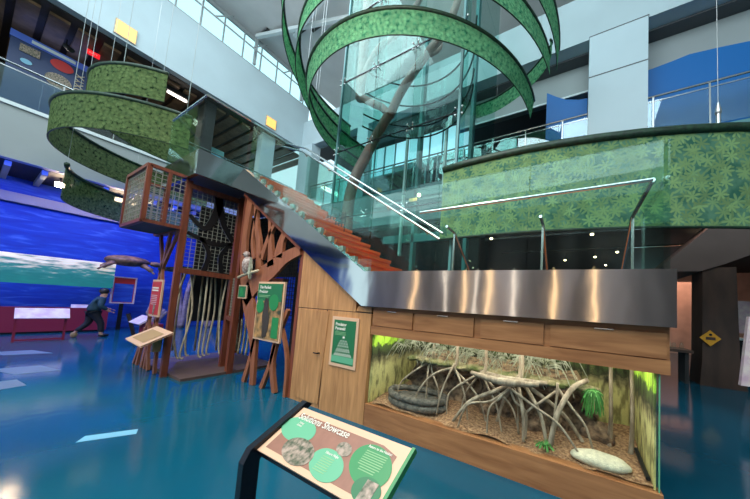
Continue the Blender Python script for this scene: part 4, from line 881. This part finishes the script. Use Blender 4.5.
net('net', lambda a, b: (-6.78, 1.9+a, 2.05+b), .74, 1.6, pt_, .075, .004); net('net', lambda a, b: (-8.1+a, 3.46, 2.1+b), 1.9, 1.6, pt_, .07, .006, 'net'); net('net', lambda a, b: (-6.1+a, 3.4, 1.2+b), 1.9, 2.2, pt_, .09, .006, 'net')
net('net', lambda a, b: (-6.72+a, 2.68, 1.15+b), .45, .8, pt_, .06)
# dark organic cutout between the posts
mb = MB()
add_strip(mb, [(1.9, 3.1), (2.15, 2.9), (2.3, 3.3), (2.3, 3.6)], [.05, .12, .14], -6.80, -6.76, 'x'); add_strip(mb, [(2.3, 3.6), (2.42, 3.1), (2.62, 2.75)], [.14, .1, .08], -6.80, -6.76, 'x'); add_strip(mb, [(1.9, 2.75), (2.3, 2.62), (2.62, 2.7)], [.06, .1, .06], -6.80, -6.76, 'x')
add_strip(mb, [(2.2, 2.0), (2.25, 2.4), (2.1, 2.7)], [.08, .07, .06], -6.80, -6.76, 'x'); add_strip(mb, [(2.5, 2.0), (2.45, 2.4), (2.6, 2.7)], [.08, .07, .06], -6.80, -6.76, 'x')
mb.build('branch_cutout', 'black', pt_)
for k in range(7):
    y = 1.98+k*.11; x = -6.85-.14*(k % 3); lean = RB.uniform(-.10, .10)
    o_ = MB().tube(bez([(x, y, 1.98), (x+lean, y+lean, 1.2), (x+lean*1.5, y-lean*.5, .38), (x+lean*1.5+.03, y-lean*.5+.05, .28)], 4), .016, 7).build('hanging_pole', 'bamboo', pt_, True)
for k in range(5):
    y = 2.2+k*.28; o_ = MB().tube([(-7.8+.2*k, y, 2.0), (-7.8+.25*k, y, .3)], .018, 7).build('hanging_pole', 'bamboo', pt_, True)
for k in range(3):
    x = -6.62+k*.16; MB().tube(bez([(x, 2.9, 1.06), (x+.02, 2.9, .7), (x-.02, 2.9, .3)], 4), .02, 7).build('hanging_pole', 'bamboo', pt_, True)
# tree cutout on the left, plane Y 1.8
tl_ = empty('tree_cutout', (-7.7, 1.82, 0), 'slim red brown twisted tree cutout holding the red sign at the front of the tower', 'tree cutout')
mb = MB()
for pts, ws in (([(-7.9, 0), (-7.75, .6), (-7.85, 1.2), (-7.55, 1.9), (-7.3, 2.75)], [.10, .08, .09]), ([(-7.5, 0), (-7.65, .5), (-7.35, 1.2), (-7.45, 1.9), (-7.85, 2.75)], [.10, .08, .08]), ([(-8.2, 0), (-8.0, .6), (-7.8, 1.05)], [.09, .06]), ([(-7.15, 0), (-7.25, .6), (-7.45, 1.0)], [.09, .06]), ([(-7.6, 1.9), (-7.2, 2.4), (-6.85, 2.78)], [.07, .09]), ([(-8.4, 0), (-8.1, .5), (-8.0, .8)], [.07, .05]), ([(-7.7, 0), (-7.7, .5)], [.08, .06])):
    add_strip(mb, pts, ws, 1.80, 1.84)
mb.build('trunk', 'redbrown', tl_)
rs = empty('red_sign', (-7.42, 1.78, 1.07), 'small red text sign with pale frame on the twisted tree cutout', 'sign')
MB().box(-7.72, 1.77, 1.07, -7.17, 1.795, 1.80).build('frame', 'cream', rs); MB().box(-7.68, 1.762, 1.11, -7.21, 1.769, 1.76).build('face', 'signred', rs)
tl = MB()
for k in range(2): tl.box(-7.64, 1.758, 1.62-k*.05, -7.3, 1.761, 1.65-k*.05)
tl.build('heading', 'signwhite', rs); tl = MB()
for k in range(6): tl.box(-7.64, 1.758, 1.48-k*.035, -7.32, 1.761, 1.492-k*.035)
tl.build('body_text', 'pinkpanel', rs); MB().blob((-7.42, 1.758, 1.22), (.05, .004, .1), 1, .2).build('bird_picture', 'photo', rs)
rd = empty('reader_rail', (-7.1, 1.5, 0), 'small tilted cream reading panel projecting from the foot of the twisted tree', 'sign')
MB().quad((-7.62, 1.5, .64), (-6.72, 1.5, .60), (-6.35, 1.78, .86), (-7.2, 1.78, .90)).quad((-7.62, 1.51, .615), (-6.72, 1.51, .575), (-6.35, 1.79, .835), (-7.2, 1.79, .875)).build('panel', 'cream', rd)
MB().quad((-7.40, 1.54, .682), (-6.8, 1.54, .655), (-6.55, 1.72, .82), (-7.15, 1.72, .85)).build('picture', 'tan', rd); MB().box(-7.0, 1.7, .45, -6.9, 1.8, .8).build('bracket', 'tan', rd)
# big tree cutout panel, plane Y 2.55
bt = empty('tree_cutout', (-5.1, 2.55, 0), 'large red brown branching tree cutout between the tower and the wooden case', 'tree cutout')
mb = MB(); y0, y1 = 2.50, 2.55
S_ = [([(-5.15, 0), (-5.2, .5), (-5.3, .9), (-5.55, 1.4), (-5.85, 2.0), (-6.0, 2.7), (-5.95, 3.62)], [.12, .15, .26, .36, .26, .18, .22]),
      ([(-5.45, 0), (-5.3, .45), (-5.2, .9)], [.10, .07]), ([(-4.45, 0), (-4.6, .5), (-4.5, 1.0), (-4.3, 1.4)], [.10, .10, .13, .06]), ([(-4.85, 0), (-4.65, .45), (-4.55, .8)], [.09, .07]),
      ([(-4.15, 0), (-4.2, .6), (-4.45, 1.1), (-4.75, 1.4)], [.06, .05, .10]),
      ([(-5.75, 1.5), (-5.4, 1.85), (-4.9, 2.1), (-4.5, 2.3), (-4.12, 2.4)], [.34, .40, .34, .22, .16]),
      ([(-5.75, 3.55), (-5.62, 3.0), (-5.45, 2.6), (-5.35, 2.1)], [.12, .12, .14, .2]),
      ([(-4.95, 2.15), (-5.05, 2.6), (-5.2, 3.25)], [.22, .10, .07]), ([(-4.75, 2.3), (-4.7, 2.6), (-4.55, 2.82)], [.28, .16, .14]),
      ([(-5.3, 2.3), (-5.1, 2.75), (-4.9, 3.0)], [.14, .09, .07]), ([(-5.55, 2.3), (-5.7, 2.7), (-5.65, 3.3)], [.12, .07, .06])]
for pts, ws in S_: add_strip(mb, pts, ws, y0, y1)
mb.build('trunk', 'redbrown', bt)
fr = MB(); fr.beam((-6.18, 2.53, 3.68), (-4.1, 2.53, 2.42), .08, .06); fr.build('top_frame', 'redwood', bt)
MB().box(-5.95, YF-.07, 0, -4.06, YF-.04, 2.2).build('dark_backing', 'dark', pt_)  # dark sheet added so the space behind the cutout stays dark
ps = empty('predator_sign', (-4.8, 2.48, .83), 'tall green and orange picture sign in a pale frame on the large tree cutout', 'sign')
MB().box(-5.19, 2.465, .83, -4.37, 2.495, 1.86).build('frame', 'cream', ps)
MB().box(-5.155, 2.456, .865, -4.405, 2.464, 1.825).build('picture', 'photo2', ps)
MB().box(-5.155, 2.452, 1.52, -4.405, 2.4555, 1.825).build('green_header', 'signgreen', ps)
for n_, (x, z, r) in enumerate(((-5.03, 1.42, .12), (-4.62, 1.50, .14))): MB().disc((x, 2.450, z), (1, 0, 0), (0, 0, 1), r, r, 24, .0015).build('green_circle', 'leafgreen', ps)
MB().box(-4.62, 2.452, .9, -4.43, 2.4555, 1.25).build('green_box', 'leafgreen', ps)
MB().blob((-4.83, 2.452, 1.2), (.10, .005, .30), 3, .3).build('trunk_picture', 'darkbrown', ps)
text('The Perfect', 'lettering', (-5.10, 2.449, 1.735), (1, 0, 0), (0, 0, 1), .075, 'signwhite', ps, .001, .012); text('Predator', 'lettering', (-5.10, 2.449, 1.66), (1, 0, 0), (0, 0, 1), .075, 'signwhite', ps, .001, .012)
tl = MB().box(-5.10, 2.449, 1.61, -4.75, 2.451, 1.62); tl.box(-5.10, 2.449, 1.585, -4.8, 2.451, 1.595); tl.build('small_text', 'signlines', ps)
qs = empty('small_sign', (-5.77, 2.48, 1.54), 'small green square sign with pale frame on the tree cutout trunk', 'sign')
MB().box(-5.92, 2.475, 1.53, -5.62, 2.498, 1.79).build('frame', 'cream', qs); MB().box(-5.895, 2.467, 1.555, -5.645, 2.474, 1.765).build('face', 'signgreen', qs); MB().blob((-5.77, 2.466, 1.65), (.06, .003, .07), 3, .3).build('leaf_picture', 'leafgreen', qs)
ow = empty('eagle_model', (-5.52, 2.42, 1.98), 'small grey and white eagle model perched on a branch of the tree cutout', 'bird model')
MB().blob((-5.52, 2.40, 2.16), (.09, .08, .17), 2, .05, 14, 10).build('body', 'feather', ow, True); MB().blob((-5.54, 2.38, 2.36), (.055, .055, .06), 2, .03).build('head', 'feather', ow, True)
MB().tube([(-5.54, 2.34, 2.36), (-5.54, 2.31, 2.34)], [.015, .004], 6).build('beak', 'black', ow); MB().prism([(-5.44, 2.02), (-5.42, 2.3), (-5.36, 2.1), (-5.38, 1.9)], lambda x, z: (x, 2.38, z), lambda x, z: (x, 2.42, z)).build('wing', 'drygrass', ow)
MB().tube(bez([(-5.85, 2.42, 1.93), (-5.55, 2.40, 1.99), (-5.2, 2.44, 2.06)], 4), .025, 7).build('perch', 'bamboo', ow, True)
# blue glow screen behind the tower
# floor marks
for k, (x0, y0, x1, y1, lb) in enumerate(((-9.1, .15, -8.3, .95, 'grey square floor tile patch, nearest of the tile patches at the left'), (-9.9, .55, -9.2, 1.2, 'grey floor tile patch in the middle of the tile patches'), (-11.6, .4, -10.9, 1.05, 'grey floor tile patch farthest into the blue light'))): pass
def flat(n_, poly, m, lb, cat): return tag(MB().prism(poly, lambda x, y: (x, y, .004), lambda x, y: (x, y, .0005)).build(n_, m), lb, cat)
flat('floor_tile', [(-8.0, -.2), (-7.3, -.2), (-7.55, .60), (-8.1, .55)], 'tile', 'pale grey floor tile patch nearest the camera at the left edge', 'floor tile')
flat('floor_tile', [(-9.3, .35), (-8.55, .55), (-8.5, .98), (-9.2, .84)], 'tile', 'pale grey floor tile patch in the middle of the three', 'floor tile')
flat('floor_tile', [(-11.5, .35), (-10.9, .55), (-10.7, 1.1), (-11.4, .9)], 'tile', 'pale grey floor tile patch farthest toward the person', 'floor tile')
flat('floor_plate', [(-4.62, .74), (-4.50, .67), (-4.29, 1.02), (-4.42, 1.06)], 'plate', 'pale blue oblong floor marker on the blue floor', 'floor marker')

# ---------------- person ----------------
def skin(name, verts, edges, radii, m, parent, sub=2):
    me = bpy.data.meshes.new(name); me.from_pydata(verts, edges, []); o = bpy.data.objects.new(name, me); col.objects.link(o)
    o.modifiers.new('s', 'SKIN'); md = o.modifiers.new('d', 'SUBSURF'); md.levels = md.render_levels = sub
    for i, r in enumerate(radii):
        me.skin_vertices[0].data[i].radius = (r, r)
    me.skin_vertices[0].data[0].use_root = True
    bpy.context.view_layer.update()
    nm = bpy.data.meshes.new_from_object(o.evaluated_get(bpy.context.evaluated_depsgraph_get())); bpy.data.objects.remove(o)
    nm.materials.clear(); nm.materials.append(M[m]); q = bpy.data.objects.new(name, nm); col.objects.link(q); q.parent = parent
    for p in nm.polygons: p.use_smooth = True
    return q
# walks toward +Y, leaning forward a little (local frame: y forward, x right)
pe = empty('person', (-13.5, 1.98, 0), 'person with dark hair in a teal jacket and black trousers walking beside the maroon counter', 'person')
PV = [(0, -.02, .80), (0, 0, .95), (0, .05, 1.15), (0, .09, 1.24), (0, .13, 1.32), (0, .15, 1.42),
      (.15, .08, 1.20), (.2, .06, .98), (.17, .22, .84), (.17, .28, .80), (-.15, .08, 1.20), (-.2, .1, .98), (-.16, .28, .88), (-.15, .34, .86),
      (.08, -.02, .76), (.09, .14, .43), (.09, .16, .08), (.09, .26, .04), (-.08, -.04, .76), (-.09, -.07, .43), (-.09, -.30, .12), (-.09, -.24, .05)]
PE_ = [(0, 1), (1, 2), (2, 3), (3, 4), (4, 5), (2, 6), (6, 7), (7, 8), (8, 9), (2, 10), (10, 11), (11, 12), (12, 13), (0, 14), (14, 15), (15, 16), (16, 17), (0, 18), (18, 19), (19, 20), (20, 21)]
PR = [.12, .11, .12, .05, .07, .08, .055, .045, .033, .03, .055, .045, .033, .03, .085, .06, .04, .035, .085, .06, .04, .035]
skin('body', PV, PE_, PR, 'skin', pe)
# fingers, five on each hand
for sx, (hx, hy, hz_) in ((1, (.17, .28, .80)), (-1, (-.15, .34, .86))):
    for k in range(5):
        dx = (k-2)*.012; ln = (.045, .06, .066, .06, .045)[k]; MB_ = MB().tube(bez([(pe.location.x+hx+dx, pe.location.y+hy+.01, hz_), (pe.location.x+hx+dx*1.3, pe.location.y+hy+.02+ln*.6, hz_-.015), (pe.location.x+hx+dx*1.4, pe.location.y+hy+.02+ln*.8, hz_-.04)], 3), .008, 6).build('finger', 'skin', pe, True)
skin('jacket', [(0, -.03, .76), (0, -.01, .93), (0, .05, 1.15), (0, .10, 1.25), (.16, .08, 1.19), (.21, .06, .98), (.18, .20, .86), (-.16, .08, 1.19), (-.21, .1, .98), (-.17, .25, .895)], [(0, 1), (1, 2), (2, 3), (2, 4), (4, 5), (5, 6), (2, 7), (7, 8), (8, 9)], [.165, .155, .165, .07, .085, .07, .055, .085, .07, .055], 'jacket', pe)
skin('trousers', [(0, -.02, .84), (.085, -.02, .75), (.095, .14, .43), (.09, .16, .14), (-.085, -.04, .75), (-.095, -.07, .43), (-.09, -.27, .17)], [(0, 1), (1, 2), (2, 3), (0, 4), (4, 5), (5, 6)], [.14, .115, .08, .06, .115, .08, .06], 'trousers', pe)
px_, py_, _z = pe.location
MB().blob((px_, py_+.125, 1.445), (.098, .10, .105), 1, .04).build('hair', 'hair', pe, True)
MB().blob((px_+.09, py_+.22, .05), (.045, .11, .05), 1, .02).build('shoe', 'black', pe, True); MB().blob((px_-.09, py_-.29, .08), (.045, .07, .09), 1, .02).build('shoe', 'tan', pe, True)
for s_ in (-1, 1): MB().blob((px_+.03*s_, py_+.232, 1.425), (.008, .006, .006), 1, 0, 8, 5).build('eye', 'black', pe, True)
MB().blob((px_, py_+.24, 1.40), (.011, .02, .02), 1, 0, 8, 5).build('nose', 'skin', pe, True)

# hall wall behind the visitor, seen in the steel reflections
struct('wall_front', MB().box(-14, -9.2, 0, 14, -9, 7.5), mat('hall_wall', (.50, .40, .38), .7, 0, .6, .8, stretch=(1, 1, .1)))
struct('wall_right', MB().box(14, -9, 0, 14.2, 22, 14), 'fascia_low')
for k, (x, m_) in enumerate(((-8.0, 'tubewarm'), (-6.1, 'tubepale'), (-5.0, 'tubewarm'), (-4.4, 'tubepale'), (-3.7, 'tubewarm'), (-2.6, 'tubepale'), (-.9, 'tubewarm'), (.6, 'tubewarm'))):  # unseen tubes added only to give the steel warm streaks to reflect
    o_ = empty('streak_tube', (x, -6.5, 0), 'slim glowing tube added out of view to streak the steel band', 'lamp', 'added reflection tubes behind the visitor')
    MB().tube([(x, -6.5, .1), (x, -6.5, 3.6)], .05, 8).build('tube', m_, o_); MB().tube([(x, -6.5, 0), (x, -6.5, .1)], .15, 12).build('base', 'black', o_)
